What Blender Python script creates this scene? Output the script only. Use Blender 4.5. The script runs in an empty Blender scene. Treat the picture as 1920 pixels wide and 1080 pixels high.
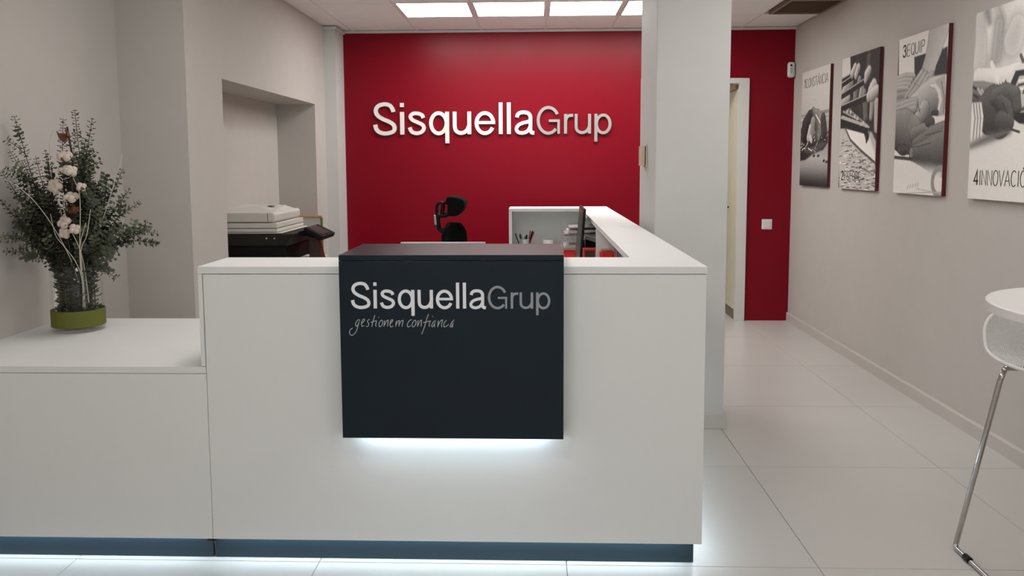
import bpy, bmesh, math, random
import numpy as np
from mathutils import Vector, Matrix

random.seed(7)
scene = bpy.context.scene
COL = scene.collection
PI = math.pi

# ------------------------------------------------------------------ camera
YAW, PITCH, ROLL, EYE = math.radians(1.80), math.radians(5.18), 0.004, Vector((0, 0, 1.48))
fwd = Vector((-math.sin(YAW) * math.cos(PITCH), math.cos(YAW) * math.cos(PITCH), -math.sin(PITCH)))
r0 = Vector((math.cos(YAW), math.sin(YAW), 0))
u0 = r0.cross(fwd)
cr, sr = math.cos(ROLL), math.sin(ROLL)
right, up = cr * r0 - sr * u0, sr * r0 + cr * u0
cam_data = bpy.data.cameras.new('camera')
cam_data.sensor_width = 36
cam_data.lens = 1450 / 1920 * 36
cam_data.shift_y = -100 / 1920
cam_data.clip_start = 0.05
cam = bpy.data.objects.new('camera', cam_data)
COL.objects.link(cam)
M = Matrix.Identity(4)
for i in range(3):
    M[i][0], M[i][1], M[i][2], M[i][3] = right[i], up[i], -fwd[i], EYE[i]
cam.matrix_world = M
scene.camera = cam

# ------------------------------------------------------------------ world and exposure
DAYLIGHT = 0.7           # daylight through the unseen window added behind the camera
world = bpy.data.worlds.new('world')
world.use_nodes = True
world.node_tree.nodes['Background'].inputs[0].default_value = (0.95, 0.98, 1.0, 1)
world.node_tree.nodes['Background'].inputs[1].default_value = DAYLIGHT
scene.world = world
vs = scene.view_settings
vs.view_transform = 'Standard'
vs.look = 'None'
vs.gamma = 1
vs.use_curve_mapping = False
vs.exposure = 0.57
PANEL_POWER = 11.5        # ceiling panels over the back of the room
FRONT_POWER = 10.8        # unseen fill panels added over the entrance side, and the corridor lamp
LED_POWER = 15.0

# ------------------------------------------------------------------ materials
def srgb(r, g, b):
    f = lambda c: (c / 255 / 12.92) if c / 255 <= 0.04045 else ((c / 255 + 0.055) / 1.055) ** 2.4
    return (f(r), f(g), f(b), 1)

def mat(name, color, rough=0.5, metal=0.0, spec=0.5, var=0.04, scale=8.0, bump=0.0, bscale=120.0, emit=None, power=0.0, coat=0.0):
    m = bpy.data.materials.new(name)
    m.use_nodes = True
    nt = m.node_tree
    b = nt.nodes['Principled BSDF']
    tc = nt.nodes.new('ShaderNodeTexCoord')
    nz = nt.nodes.new('ShaderNodeTexNoise')
    nz.inputs['Scale'].default_value = scale
    nz.inputs['Detail'].default_value = 4
    nt.links.new(tc.outputs['Object'], nz.inputs['Vector'])
    mx = nt.nodes.new('ShaderNodeMix')
    mx.data_type = 'RGBA'
    mx.inputs[6].default_value = tuple(c * (1 - var) for c in color[:3]) + (1,)
    mx.inputs[7].default_value = tuple(min(1, c * (1 + var)) for c in color[:3]) + (1,)
    nt.links.new(nz.outputs['Fac'], mx.inputs[0])
    nt.links.new(mx.outputs[2], b.inputs['Base Color'])
    b.inputs['Roughness'].default_value = rough
    b.inputs['Metallic'].default_value = metal
    b.inputs['Specular IOR Level'].default_value = spec
    b.inputs['Coat Weight'].default_value = coat
    if bump:
        n2 = nt.nodes.new('ShaderNodeTexNoise')
        n2.inputs['Scale'].default_value = bscale
        n2.inputs['Detail'].default_value = 3
        nt.links.new(tc.outputs['Object'], n2.inputs['Vector'])
        bp = nt.nodes.new('ShaderNodeBump')
        bp.inputs['Strength'].default_value = bump
        bp.inputs['Distance'].default_value = 0.002
        nt.links.new(n2.outputs['Fac'], bp.inputs['Height'])
        nt.links.new(bp.outputs['Normal'], b.inputs['Normal'])
    if emit:
        b.inputs['Emission Color'].default_value = emit
        b.inputs['Emission Strength'].default_value = power
    return m

MT = dict(
    wall=mat('grey_wall_paint', (0.52, 0.487, 0.453, 1), 0.75, bump=0.15, spec=0.3),
    pillar=mat('pale_grey_paint', (0.59, 0.582, 0.565, 1), 0.65, bump=0.12, spec=0.3),
    red=mat('burgundy_wall_paint', (0.205, 0.0002, 0.0095, 1), 0.35, bump=0.03, bscale=200, spec=0.21),
    skirt=mat('grey_skirting', (0.53, 0.495, 0.46, 1), 0.5),
    ceil_tile=mat('ceiling_tile', (0.88, 0.86, 0.835, 1), 0.9, bump=0.4, bscale=300, spec=0.2),
    ceil_bar=mat('ceiling_bar', (0.76, 0.74, 0.71, 1), 0.5),
    slab=mat('slab_grey', (0.10, 0.095, 0.09, 1), 0.9),
    floor=mat('light_floor_tile', (0.535, 0.515, 0.49, 1), 0.28, spec=0.45, var=0.03, scale=3, bump=0.02, bscale=30),
    grout=mat('floor_grout', (0.20, 0.18, 0.17, 1), 0.9),
    white=mat('white_laminate', (0.715, 0.715, 0.70, 1), 0.5, var=0.015, spec=0.4, bump=0.02, bscale=400),
    black=mat('black_panel', (0.0065, 0.0135, 0.0205, 1), 0.30, var=0.15, spec=0.22, bump=0.03, bscale=400),
    plinth=mat('brushed_plinth', (0.017, 0.036, 0.052, 1), 0.45, metal=0.2),
    led=mat('led_strip', (0.8, 0.9, 1, 1), 0.5, emit=(0.70, 0.88, 1.0, 1), power=LED_POWER),
    panel=mat('light_diffuser', (0.9, 0.9, 0.9, 1), 0.5, emit=(1.0, 0.985, 0.96, 1), power=PANEL_POWER),
    panel_front=mat('light_diffuser_entrance', (0.9, 0.9, 0.9, 1), 0.5, emit=(1.0, 0.985, 0.96, 1), power=FRONT_POWER),  # glow of the added, unseen fill panels and corridor lamp
    vent=mat('brown_vent', (0.30, 0.23, 0.165, 1), 0.6, metal=0.0),
    letter_w=mat('white_letter', (0.80, 0.77, 0.74, 1), 0.35, var=0.01),
    letter_g=mat('brushed_letter', (0.46, 0.44, 0.41, 1), 0.35, metal=0.5, var=0.02),
    print_w=mat('print_white', (0.80, 0.81, 0.84, 1), 0.4, var=0.01),
    print_g=mat('print_grey', (0.29, 0.30, 0.325, 1), 0.4, var=0.01),
    script=mat('print_script', (0.47, 0.48, 0.50, 1), 0.4, var=0.01),
    frame_w=mat('white_door_frame', (0.66, 0.65, 0.62, 1), 0.4),
    cream=mat('cream_door', (0.66, 0.61, 0.46, 1), 0.45, var=0.02),
    kick=mat('olive_kickplate', (0.17, 0.15, 0.08, 1), 0.45),
    wood=mat('warm_wood', (0.55, 0.30, 0.12, 1), 0.45, var=0.2, scale=20),
    plastic_w=mat('white_plastic', (0.72, 0.70, 0.68, 1), 0.35),
    plastic_c=mat('cream_plastic', (0.62, 0.54, 0.40, 1), 0.45),
    plastic_k=mat('black_plastic', (0.005, 0.005, 0.005, 1), 0.4, spec=0.25),
    fabric_k=mat('black_fabric', (0.006, 0.006, 0.006, 1), 0.9, spec=0.1, bump=0.4, bscale=500),
    chrome=mat('chrome', (0.50, 0.48, 0.46, 1), 0.14, metal=1.0, var=0.01),
    silver=mat('silver', (0.55, 0.55, 0.55, 1), 0.3, metal=0.7),
    printer_w=mat('printer_offwhite', (0.60, 0.575, 0.53, 1), 0.5),
    printer_k=mat('printer_black', (0.006, 0.0055, 0.005, 1), 0.6, spec=0.15),
    printer_d=mat('printer_dark_grey', (0.014, 0.012, 0.010, 1), 0.55, spec=0.3),
    screen=mat('screen_grey', (0.030, 0.028, 0.026, 1), 0.35, spec=0.3),
    screen_b=mat('screen_brown', (0.06, 0.022, 0.02, 1), 0.2),
    red_p=mat('red_plastic', (0.62, 0.012, 0.012, 1), 0.3),
    red_d=mat('dark_red_plastic', (0.20, 0.006, 0.012, 1), 0.35),
    green_p=mat('green_plastic', (0.02, 0.07, 0.03, 1), 0.4),
    paper=mat('paper', (0.62, 0.60, 0.57, 1), 0.8),
    card=mat('grey_card', (0.22, 0.20, 0.20, 1), 0.7),
    leaf=mat('eucalyptus_leaf', (0.062, 0.072, 0.044, 1), 0.6, var=0.5, scale=14, spec=0.35),
    leaf2=mat('eucalyptus_leaf_pale', (0.125, 0.145, 0.090, 1), 0.6, var=0.4, scale=14, spec=0.35),
    stem=mat('woody_stem', (0.035, 0.020, 0.012, 1), 0.8),
    twig=mat('white_twig', (0.62, 0.58, 0.50, 1), 0.7),
    cotton=mat('cotton_fluff', (0.60, 0.51, 0.44, 1), 1.0, spec=0.05, bump=0.8, bscale=150),
    calyx=mat('dry_calyx', (0.15, 0.055, 0.022, 1), 0.8, var=0.4, scale=40),
    band=mat('olive_ribbon', (0.115, 0.125, 0.008, 1), 0.55, var=0.12, scale=30, bump=0.2, bscale=300),
    poster_side=mat('burgundy_canvas_edge', (0.085, 0.003, 0.009, 1), 0.5),
    ink=mat('black_ink', (0.02, 0.018, 0.016, 1), 0.6),
    cream_wall=mat('cream_corridor_paint', (0.60, 0.57, 0.50, 1), 0.8),
    glass_green=mat('green_glass_edge', (0.16, 0.20, 0.05, 1), 0.15),
    table=mat('white_table_top', (0.74, 0.71, 0.69, 1), 0.35, var=0.01),
)

def glass_mat():
    m = bpy.data.materials.new('clear_vase_glass')
    m.use_nodes = True
    nt = m.node_tree
    nt.nodes.remove(nt.nodes['Principled BSDF'])
    out = nt.nodes['Material Output']
    tr = nt.nodes.new('ShaderNodeBsdfTransparent')
    tr.inputs[0].default_value = (0.985, 0.99, 0.985, 1)
    gl = nt.nodes.new('ShaderNodeBsdfGlossy')
    gl.inputs['Roughness'].default_value = 0.03
    gl.inputs['Color'].default_value = (0.9, 0.9, 0.9, 1)
    lw = nt.nodes.new('ShaderNodeLayerWeight')
    lw.inputs[0].default_value = 0.5
    pw = nt.nodes.new('ShaderNodeMath')
    pw.operation = 'POWER'
    pw.inputs[1].default_value = 5.0
    nt.links.new(lw.outputs['Facing'], pw.inputs[0])
    fr = nt.nodes.new('ShaderNodeMath')
    fr.operation = 'MULTIPLY_ADD'
    fr.inputs[1].default_value = 0.55
    fr.inputs[2].default_value = 0.025
    nt.links.new(pw.outputs[0], fr.inputs[0])
    mx = nt.nodes.new('ShaderNodeMixShader')
    nt.links.new(fr.outputs[0], mx.inputs[0])
    nt.links.new(tr.outputs[0], mx.inputs[1])
    nt.links.new(gl.outputs[0], mx.inputs[2])
    nt.links.new(mx.outputs[0], out.inputs[0])
    return m
MT['glass'] = glass_mat()

def mesh_mat():
    # fine woven wire of the bar stool: white strands with holes between them
    m = mat('white_wire_mesh', (0.66, 0.65, 0.63, 1), 0.45, var=0.01)
    nt = m.node_tree
    b = nt.nodes['Principled BSDF']
    tc = nt.nodes.new('ShaderNodeTexCoord')
    ws = []
    for rot in (0.7, -0.7):
        mp = nt.nodes.new('ShaderNodeMapping')
        mp.inputs['Rotation'].default_value = (0.5, rot, rot)
        w = nt.nodes.new('ShaderNodeTexWave')
        w.inputs['Scale'].default_value = 75
        nt.links.new(tc.outputs['Object'], mp.inputs[0])
        nt.links.new(mp.outputs[0], w.inputs[0])
        ws.append(w)
    mxm = nt.nodes.new('ShaderNodeMath')
    mxm.operation = 'MAXIMUM'
    nt.links.new(ws[0].outputs['Fac'], mxm.inputs[0])
    nt.links.new(ws[1].outputs['Fac'], mxm.inputs[1])
    gt = nt.nodes.new('ShaderNodeMath')
    gt.operation = 'GREATER_THAN'
    gt.inputs[1].default_value = 0.62
    nt.links.new(mxm.outputs[0], gt.inputs[0])
    nt.links.new(gt.outputs[0], b.inputs['Alpha'])
    return m
MT['mesh'] = mesh_mat()

def print_mat():
    m = bpy.data.materials.new('photo_print')
    m.use_nodes = True
    nt = m.node_tree
    b = nt.nodes['Principled BSDF']
    at = nt.nodes.new('ShaderNodeAttribute')
    at.attribute_name = 'print'
    nt.links.new(at.outputs['Color'], b.inputs['Base Color'])
    b.inputs['Roughness'].default_value = 0.55
    return m
MT['photo'] = print_mat()

# ------------------------------------------------------------------ mesh helpers
def wloc(o):
    v = Vector((0, 0, 0))
    while o is not None:
        v += o.location
        o = o.parent
    return v

class MB:
    """collects geometry in world coordinates and links it as one mesh object"""
    def __init__(s):
        s.v, s.f = [], []
    def add(s, vs_, fs_):
        n = len(s.v)
        s.v += [tuple(p) for p in vs_]
        s.f += [tuple(i + n for i in f) for f in fs_]
        return s
    def box(s, x0, x1, y0, y1, z0, z1):
        return s.add([(x0, y0, z0), (x1, y0, z0), (x1, y1, z0), (x0, y1, z0), (x0, y0, z1), (x1, y0, z1), (x1, y1, z1), (x0, y1, z1)],
                     [(0, 3, 2, 1), (4, 5, 6, 7), (0, 1, 5, 4), (1, 2, 6, 5), (2, 3, 7, 6), (3, 0, 4, 7)])
    def hexa(s, low, high):
        """box from two quads (same winding)"""
        return s.add(list(low) + list(high), [(0, 3, 2, 1), (4, 5, 6, 7), (0, 1, 5, 4), (1, 2, 6, 5), (2, 3, 7, 6), (3, 0, 4, 7)])
    def prism(s, poly, fn, a, b):
        """2-D polygon extruded from depth a to b; fn(x, y, d) -> world"""
        n = len(poly)
        vs_ = [fn(x, y, a) for x, y in poly] + [fn(x, y, b) for x, y in poly]
        fs_ = [tuple(range(n))[::-1], tuple(range(n, 2 * n))]
        fs_ += [(i, (i + 1) % n, n + (i + 1) % n, n + i) for i in range(n)]
        return s.add(vs_, fs_)
    def ribbon(s, pts, w, fn, a, b, closed=False):
        """2-D stroke of width w extruded from depth a to b"""
        P = [Vector(p) for p in pts]
        n = len(P)
        L, R = [], []
        for i in range(n):
            if closed:
                d0, d1 = P[i] - P[i - 1], P[(i + 1) % n] - P[i]
            else:
                d0 = P[i] - P[i - 1] if i else P[1] - P[0]
                d1 = P[i + 1] - P[i] if i < n - 1 else d0
            d0.normalize(); d1.normalize()
            t = d0 + d1
            if t.length < 1e-6: t = d1.copy()
            t.normalize()
            nv = Vector((-t.y, t.x))
            k = min(1.6, 1 / max(0.3, nv.dot(Vector((-d1.y, d1.x)))))
            L.append(P[i] + nv * w / 2 * k); R.append(P[i] - nv * w / 2 * k)
        vs_ = [fn(p.x, p.y, a) for p in L] + [fn(p.x, p.y, a) for p in R] + [fn(p.x, p.y, b) for p in L] + [fn(p.x, p.y, b) for p in R]
        fs_ = []
        for i in range(n if closed else n - 1):
            j = (i + 1) % n
            fs_ += [(i, j, n + j, n + i), (2 * n + i, 3 * n + i, 3 * n + j, 2 * n + j), (i, 2 * n + i, 2 * n + j, j), (n + i, n + j, 3 * n + j, 3 * n + i)]
        if not closed:
            fs_ += [(0, n, 3 * n, 2 * n), (n - 1, 3 * n - 1, 4 * n - 1, 2 * n - 1)]
        return s.add(vs_, fs_)
    def tube(s, pts, r, seg=10, closed=False):
        P = [Vector(p) for p in pts]
        n = len(P)
        rs = r if isinstance(r, (list, tuple)) else [r] * n
        t0 = (P[1] - P[0]).normalized()
        ref = Vector((0, 0, 1)) if abs(t0.z) < 0.9 else Vector((1, 0, 0))
        nrm = t0.cross(ref).normalized()
        vs_, fs_ = [], []
        for i in range(n):
            if closed: t = P[(i + 1) % n] - P[i - 1]
            else: t = P[min(i + 1, n - 1)] - P[max(i - 1, 0)]
            t.normalize()
            nrm = (nrm - t * nrm.dot(t)).normalized()
            bn = t.cross(nrm)
            for k in range(seg):
                a = 2 * PI * k / seg
                vs_.append(P[i] + (nrm * math.cos(a) + bn * math.sin(a)) * rs[i])
        for i in range(n if closed else n - 1):
            j = (i + 1) % n
            for k in range(seg):
                k2 = (k + 1) % seg
                fs_.append((i * seg + k, i * seg + k2, j * seg + k2, j * seg + k))
        if not closed:
            fs_ += [tuple(range(seg))[::-1], tuple(range((n - 1) * seg, n * seg))]
        return s.add(vs_, fs_)
    def lathe(s, prof, c, seg=40, sx=1.0, sy=1.0, close=False):
        n = len(prof)
        vs_, fs_ = [], []
        for k in range(seg):
            a = 2 * PI * k / seg
            for r, z in prof:
                vs_.append((c[0] + r * sx * math.cos(a), c[1] + r * sy * math.sin(a), c[2] + z))
        for k in range(seg):
            k2 = (k + 1) % seg
            for i in range(n if close else n - 1):
                j = (i + 1) % n
                fs_.append((k * n + i, k2 * n + i, k2 * n + j, k * n + j))
        if not close:
            if prof[0][0] > 1e-6: fs_.append(tuple(k * n for k in range(seg))[::-1])
            if prof[-1][0] > 1e-6: fs_.append(tuple(k * n + n - 1 for k in range(seg)))
        return s.add(vs_, fs_)
    def ball(s, c, r, seg=12, rings=8, M_=None):
        rx, ry, rz = r if isinstance(r, (tuple, list)) else (r, r, r)
        vs_, fs_ = [], []
        for i in range(rings + 1):
            ph = PI * i / rings
            for k in range(seg):
                a = 2 * PI * k / seg
                p = Vector((rx * math.sin(ph) * math.cos(a), ry * math.sin(ph) * math.sin(a), rz * math.cos(ph)))
                if M_ is not None: p = M_ @ p
                vs_.append(Vector(c) + p)
        for i in range(rings):
            for k in range(seg):
                k2 = (k + 1) % seg
                fs_.append((i * seg + k, (i + 1) * seg + k, (i + 1) * seg + k2, i * seg + k2))
        return s.add(vs_, fs_)
    def mesh(s, name, off=Vector((0, 0, 0)), smooth=False, weld=True):
        me = bpy.data.meshes.new(name)
        me.from_pydata([tuple(Vector(p) - off) for p in s.v], [], s.f)
        bm = bmesh.new(); bm.from_mesh(me)
        if weld: bmesh.ops.remove_doubles(bm, verts=bm.verts, dist=1e-6)
        bmesh.ops.recalc_face_normals(bm, faces=bm.faces)
        bm.to_mesh(me); bm.free()
        if smooth:
            for p in me.polygons: p.use_smooth = True
        return me
    def build(s, name, m, parent=None, smooth=False, bevel=0.0, seg=2, weld=True):
        """bevel in metres; a top-level mesh gets its origin at its base centre"""
        if parent is None:
            xs, ys, zs = zip(*s.v)
            off = Vector(((min(xs) + max(xs)) / 2, (min(ys) + max(ys)) / 2, min(zs)))
        else:
            off = wloc(parent)
        o = bpy.data.objects.new(name, s.mesh(name, off, smooth, weld))
        COL.objects.link(o)
        if parent is None: o.location = off
        else: o.parent = parent
        o.data.materials.append(MT[m] if isinstance(m, str) else m)
        if bevel:
            bv = o.modifiers.new('bevel', 'BEVEL')
            bv.width, bv.segments, bv.limit_method = bevel, seg, 'ANGLE'
            bv.angle_limit = math.radians(40)
        return o

def box(name, m, b, parent=None, bevel=0.0, seg=2):
    return MB().box(*b).build(name, m, parent, bevel=bevel, seg=seg)

def tag(o, label, cat, group=None, kind=None):
    o['label'] = label
    o['category'] = cat
    if group: o['group'] = group
    if kind: o['kind'] = kind
    return o

def thing(name, label, cat, loc, group=None):
    o = bpy.data.objects.new(name, None)
    o.empty_display_size = 0.1
    COL.objects.link(o)
    o.location = loc
    return tag(o, label, cat, group)

def struct(o, label, cat):
    return tag(o, label, cat, kind='structure')

def spline(pts, per=8, closed=False):
    """Catmull-Rom through the points (any dimension)"""
    P = [Vector(p) for p in pts]
    n = len(P)
    out = []
    for i in range(n if closed else n - 1):
        p1, p2 = P[i], P[(i + 1) % n]
        p0 = P[i - 1] if (i > 0 or closed) else p1 * 2 - p2
        p3 = P[(i + 2) % n] if (i + 2 < n or closed) else p2 * 2 - p1
        for k in range(per):
            t = k / per
            out.append(0.5 * (2 * p1 + (p2 - p0) * t + (2 * p0 - 5 * p1 + 4 * p2 - p3) * t * t + (3 * p1 - p0 - 3 * p2 + p3) * t ** 3))
    if not closed: out.append(P[-1].copy())
    return out

def arc(cx, cy, rx, ry, a0, a1, n=28):
    return [(cx + rx * math.cos(math.radians(a0 + (a1 - a0) * i / n)), cy + ry * math.sin(math.radians(a0 + (a1 - a0) * i / n))) for i in range(n + 1)]

# ------------------------------------------------------------------ the room
XL, XR, YB, YF, ZC = -2.28, 2.375, 7.29, -2.6, 2.72   # left wall, right wall, red wall, entrance wall, ceiling
PIER_X = -1.905

# floor: bed of grout, tiles laid on it one by one
fl = MB().box(-2.6, 2.6, YF, 9.1, -0.06, -0.004).build('floor', 'grout')
struct(fl, 'light grey large format tiled floor', 'floor')
xs = [XL] + [1.036 + 0.925 * k for k in range(-3, 2)] + [XR]
ys = [YF] + [3.71 + 0.958 * k for k in range(-6, 4)] + [YB + 0.12]
tile_cache = {}
def tile_mesh(w, d, h, name, g):
    key = (round(w, 3), round(d, 3), name)
    if key not in tile_cache:
        mb = MB()
        e = 0.0015
        mb.hexa([(-w / 2 + g, -d / 2 + g, 0), (w / 2 - g, -d / 2 + g, 0), (w / 2 - g, d / 2 - g, 0), (-w / 2 + g, d / 2 - g, 0)],
                [(-w / 2 + g + e, -d / 2 + g + e, h), (w / 2 - g - e, -d / 2 + g + e, h), (w / 2 - g - e, d / 2 - g - e, h), (-w / 2 + g + e, d / 2 - g - e, h)])
        tile_cache[key] = mb.mesh(name)
    return tile_cache[key]
def piece(name, me, m, loc, parent):
    if not me.materials: me.materials.append(MT[m])
    o = bpy.data.objects.new(name, me)
    COL.objects.link(o)
    o.parent = parent
    o.location = Vector(loc) - wloc(parent)
    return o
for i in range(len(xs) - 1):
    for j in range(len(ys) - 1):
        w, d = xs[i + 1] - xs[i], ys[j + 1] - ys[j]
        piece('floor_tile', tile_mesh(w, d, 0.004, 'floor_tile', 0.0009), 'floor', ((xs[i] + xs[i + 1]) / 2, (ys[j] + ys[j + 1]) / 2, -0.004), fl)
box('threshold', 'floor', (0.9, 2.3, YB + 0.122, 9.0, -0.004, 0.0), fl)

# ceiling: dark slab, suspended tiles and bars
ce = MB().box(-2.6, 2.6, YF - 0.1, YB + 0.12, 2.80, 2.86).build('ceiling', 'slab')
struct(ce, 'suspended ceiling of pale square tiles in a white grid', 'ceiling')
cx_ = [XL] + [0.09 + 0.6 * k for k in range(-3, 4)] + [XR]
cy_ = [YF] + [6.07 + 0.6 * k for k in range(-14, 2)] + [YB - 0.02]
LIGHTS = {(2, 15): 0, (3, 15): 0, (4, 15): 0, (5, 15): 0,
          (2, 2): 1, (5, 2): 1, (2, 6): 1, (5, 6): 1, (2, 10): 1, (6, 10): 1}  # entrance cells hold unseen panels added as fill light
VENT = (7, 15)
light_cells = []
for i in range(len(cx_) - 1):
    for j in range(len(cy_) - 1):
        x0, x1, y0, y1 = cx_[i], cx_[i + 1], cy_[j], cy_[j + 1]
        if (i, j) in LIGHTS:
            light_cells.append((x0, x1, y0, y1, LIGHTS[(i, j)]))
            continue
        if (i, j) == VENT: continue
        piece('ceiling_tile', tile_mesh(x1 - x0, y1 - y0, -0.006, 'ceiling_tile', 0.008), 'ceil_tile', ((x0 + x1) / 2, (y0 + y1) / 2, ZC + 0.010), ce)
for x in cx_[1:-1]:
    box('ceiling_bar', 'ceil_bar', (x - 0.012, x + 0.012, YF, YB, ZC + 0.006, ZC + 0.03), ce)
for y in cy_[1:-1]:
    box('ceiling_bar', 'ceil_bar', (XL, XR, y - 0.012, y + 0.012, ZC + 0.0055, ZC + 0.0295), ce)

# walls
struct(box('wall_right', 'wall', (XR, XR + 0.15, YF, YB + 0.14, 0, 2.8)), 'grey painted wall carrying the row of canvases', 'wall')
struct(box('wall_left', 'wall', (XL - 0.15, XL, YF, YB + 0.14, 0, 2.8)), 'grey painted wall behind the vase', 'wall')
fwm = MB()
WX0_, WX1_, WZ0_, WZ1_ = -1.9, 2.0, 0.25, 2.45
fwm.box(XL - 0.15, WX0_, YF - 0.15, YF, 0, 2.8).box(WX1_, XR + 0.15, YF - 0.15, YF, 0, 2.8).box(WX0_, WX1_, YF - 0.15, YF, 0, WZ0_).box(WX0_, WX1_, YF - 0.15, YF, WZ1_, 2.8)
struct(fwm.build('wall_front', 'pillar'), 'pale wall with shop window on the entrance side', 'wall')
wn = MB()
for b_ in ((WX0_, WX1_, YF - 0.1, YF - 0.04, WZ0_, WZ0_ + 0.06), (WX0_, WX1_, YF - 0.1, YF - 0.04, WZ1_ - 0.06, WZ1_)):
    wn.box(*b_)
for x in (WX0_, -0.63, 0.67, WX1_ - 0.06):
    wn.box(x, x + 0.06, YF - 0.1, YF - 0.04, WZ0_ + 0.06, WZ1_ - 0.06)
w1 = struct(wn.build('window_1', 'silver'), 'wide shop window with metal frame on the entrance side', 'window')  # unseen window, added so daylight fills the front surfaces
for x0, x1 in ((WX0_ + 0.06, -0.63), (-0.57, 0.67), (0.73, WX1_ - 0.06)):
    box('pane', 'glass', (x0, x1, YF - 0.073, YF - 0.067, WZ0_ + 0.06, WZ1_ - 0.06), w1)
# deep wall with the copier niche
nb = MB()
nb.box(XL, PIER_X, 4.21, 4.70, 0, ZC + 0.02)
nb.box(XL, PIER_X, 4.70, 6.68, 2.005, ZC + 0.02)
nb.box(XL, PIER_X, 6.68, YB, 0, ZC + 0.02)
nb.box(XL, -2.24, 4.70, 6.68, 0, 2.005)
struct(nb.build('wall_niche', 'wall'), 'deep grey wall block with a tall recess for the copier', 'wall')
pr = MB().box(PIER_X, -1.797, 7.0, YB, 0, 2.69).build('wall_pier', 'pillar')
struct(pr, 'narrow pale pier between the recess wall and the red wall', 'wall')
box('capping', 'frame_w', (PIER_X, -1.78, 6.985, YB, 2.69, 2.715), pr)
# red wall with door opening
DX0, DX1, DZ = 1.06, 1.925, 2.215
rw = MB()
rw.box(-2.3, DX0, YB, YB + 0.12, 0, 2.8)
rw.box(DX0, DX1, YB, YB + 0.12, DZ + 0.03, 2.8)
rw.box(DX1, XR + 0.02, YB, YB + 0.12, 0, 2.8)
struct(rw.build('wall_back', 'red'), 'deep burgundy red painted back wall', 'wall')
struct(box('trim_1', 'frame_w', (-1.80, XR, YB - 0.022, YB, 2.700, 2.722)), 'white angle trim where the ceiling meets the red wall', 'trim')
# skirting boards on the right wall
bb = MB()
bb.prism([(0, 0), (0.014, 0), (0.014, 0.072), (0.008, 0.082), (0, 0.082)], lambda x, y, d: (XR - x, d, y), YF, YB)
struct(bb.build('baseboard_right', 'skirt'), 'grey skirting board along the wall of canvases', 'baseboard')
# pillar
PX0, PX1, PY0, PY1 = 0.651, 1.048, 4.265, 4.885
pl = MB().box(PX0, PX1, PY0, PY1, 0, 2.75).build('wall_pillar', 'pillar', bevel=0.006)
struct(pl, 'square pale grey pillar standing behind the reception desk', 'pillar')
pb = MB()
t = 0.018
for b_ in ((PX0 - t, PX1 + t, PY0 - t, PY0, 0, 0.087), (PX0 - t, PX1 + t, PY1, PY1 + t, 0, 0.087), (PX0 - t, PX0, PY0, PY1, 0, 0.087), (PX1, PX1 + t, PY0, PY1, 0, 0.087)):
    pb.box(*b_)
pb.build('baseboard', 'skirt', pl, bevel=0.003)

# door frame, open leaf and the bit of corridor behind it
CX1 = 1.874                                   # inner edge of the casing
df = MB()
for b_ in ((DX0 - 0.09, DX0, YB - 0.02, YB + 0.002, 0, DZ + 0.048), (CX1, CX1 + 0.09, YB - 0.02, YB + 0.002, 0, DZ + 0.048), (DX0, CX1, YB - 0.02, YB + 0.002, DZ, DZ + 0.048)):
    df.box(*b_)
for b_ in ((DX0, DX0 + 0.02, YB, YB + 0.12, 0, DZ), (CX1, DX1, YB, YB + 0.03, 0, DZ), (DX0 + 0.02, DX1, YB, YB + 0.12, DZ + 0.022, DZ + 0.03)):
    df.box(*b_)
d1 = df.build('door_1', 'frame_w', bevel=0.003)
struct(d1, 'white door frame in the red wall, half hidden by the pillar', 'door')
LX = CX1 + 0.002
cc = thing('corridor_cupboard', 'tall cream cupboard with dark kickplate seen through the white door frame', 'cupboard', (LX + 0.1, 7.9, 0))
ys_ = [YB + 0.032, YB + 0.185, YB + 0.62, YB + 1.05]
box('carcass', 'cream', (LX + 0.02, LX + 0.25, ys_[0] + 0.1, 8.4, 0.10, 2.172), cc)
for y0, y1 in zip(ys_[:-1], ys_[1:]):
    box('cupboard_door', 'cream', (LX, LX + 0.0195, y0 + 0.002, y1 - 0.002, 0.10, 2.172), cc, bevel=0.002)
box('kickplate', 'kick', (LX + 0.004, LX + 0.02, ys_[0] + 0.002, 8.4, 0.002, 0.098), cc)
box('top_rail', 'wood', (LX - 0.018, LX + 0.04, ys_[0] + 0.05, 8.4, 2.174, 2.212), cc)
hd = MB().tube([(LX - 0.0005, YB + 0.30, 1.06), (LX - 0.024, YB + 0.30, 1.06)], [0.006, 0.013], 10)
hd.build('knob', 'plastic_k', cc)
cw = MB()
cw.box(0.7, 2.4, 8.95, 9.05, 0, 2.5).box(0.7, 0.8, YB + 0.12, 8.95, 0, 2.5).box(2.2, 2.3, YB + 0.125, 8.95, 0, 2.5).box(0.7, 2.4, YB + 0.12, 9.05, 2.5, 2.55)
struct(cw.build('wall_corridor', 'cream_wall'), 'cream walls of the corridor behind the open door', 'wall')
cl = thing('corridor_light', 'small white ceiling light in the corridor behind the open door', 'light', (1.45, 8.2, 2.47))  # unseen lamp, added to light the corridor
box('housing', 'plastic_w', (1.30, 1.60, 8.05, 8.35, 2.485, 2.5), cl)
box('diffuser', 'panel_front', (1.32, 1.58, 8.07, 8.33, 2.47, 2.485), cl)

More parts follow.
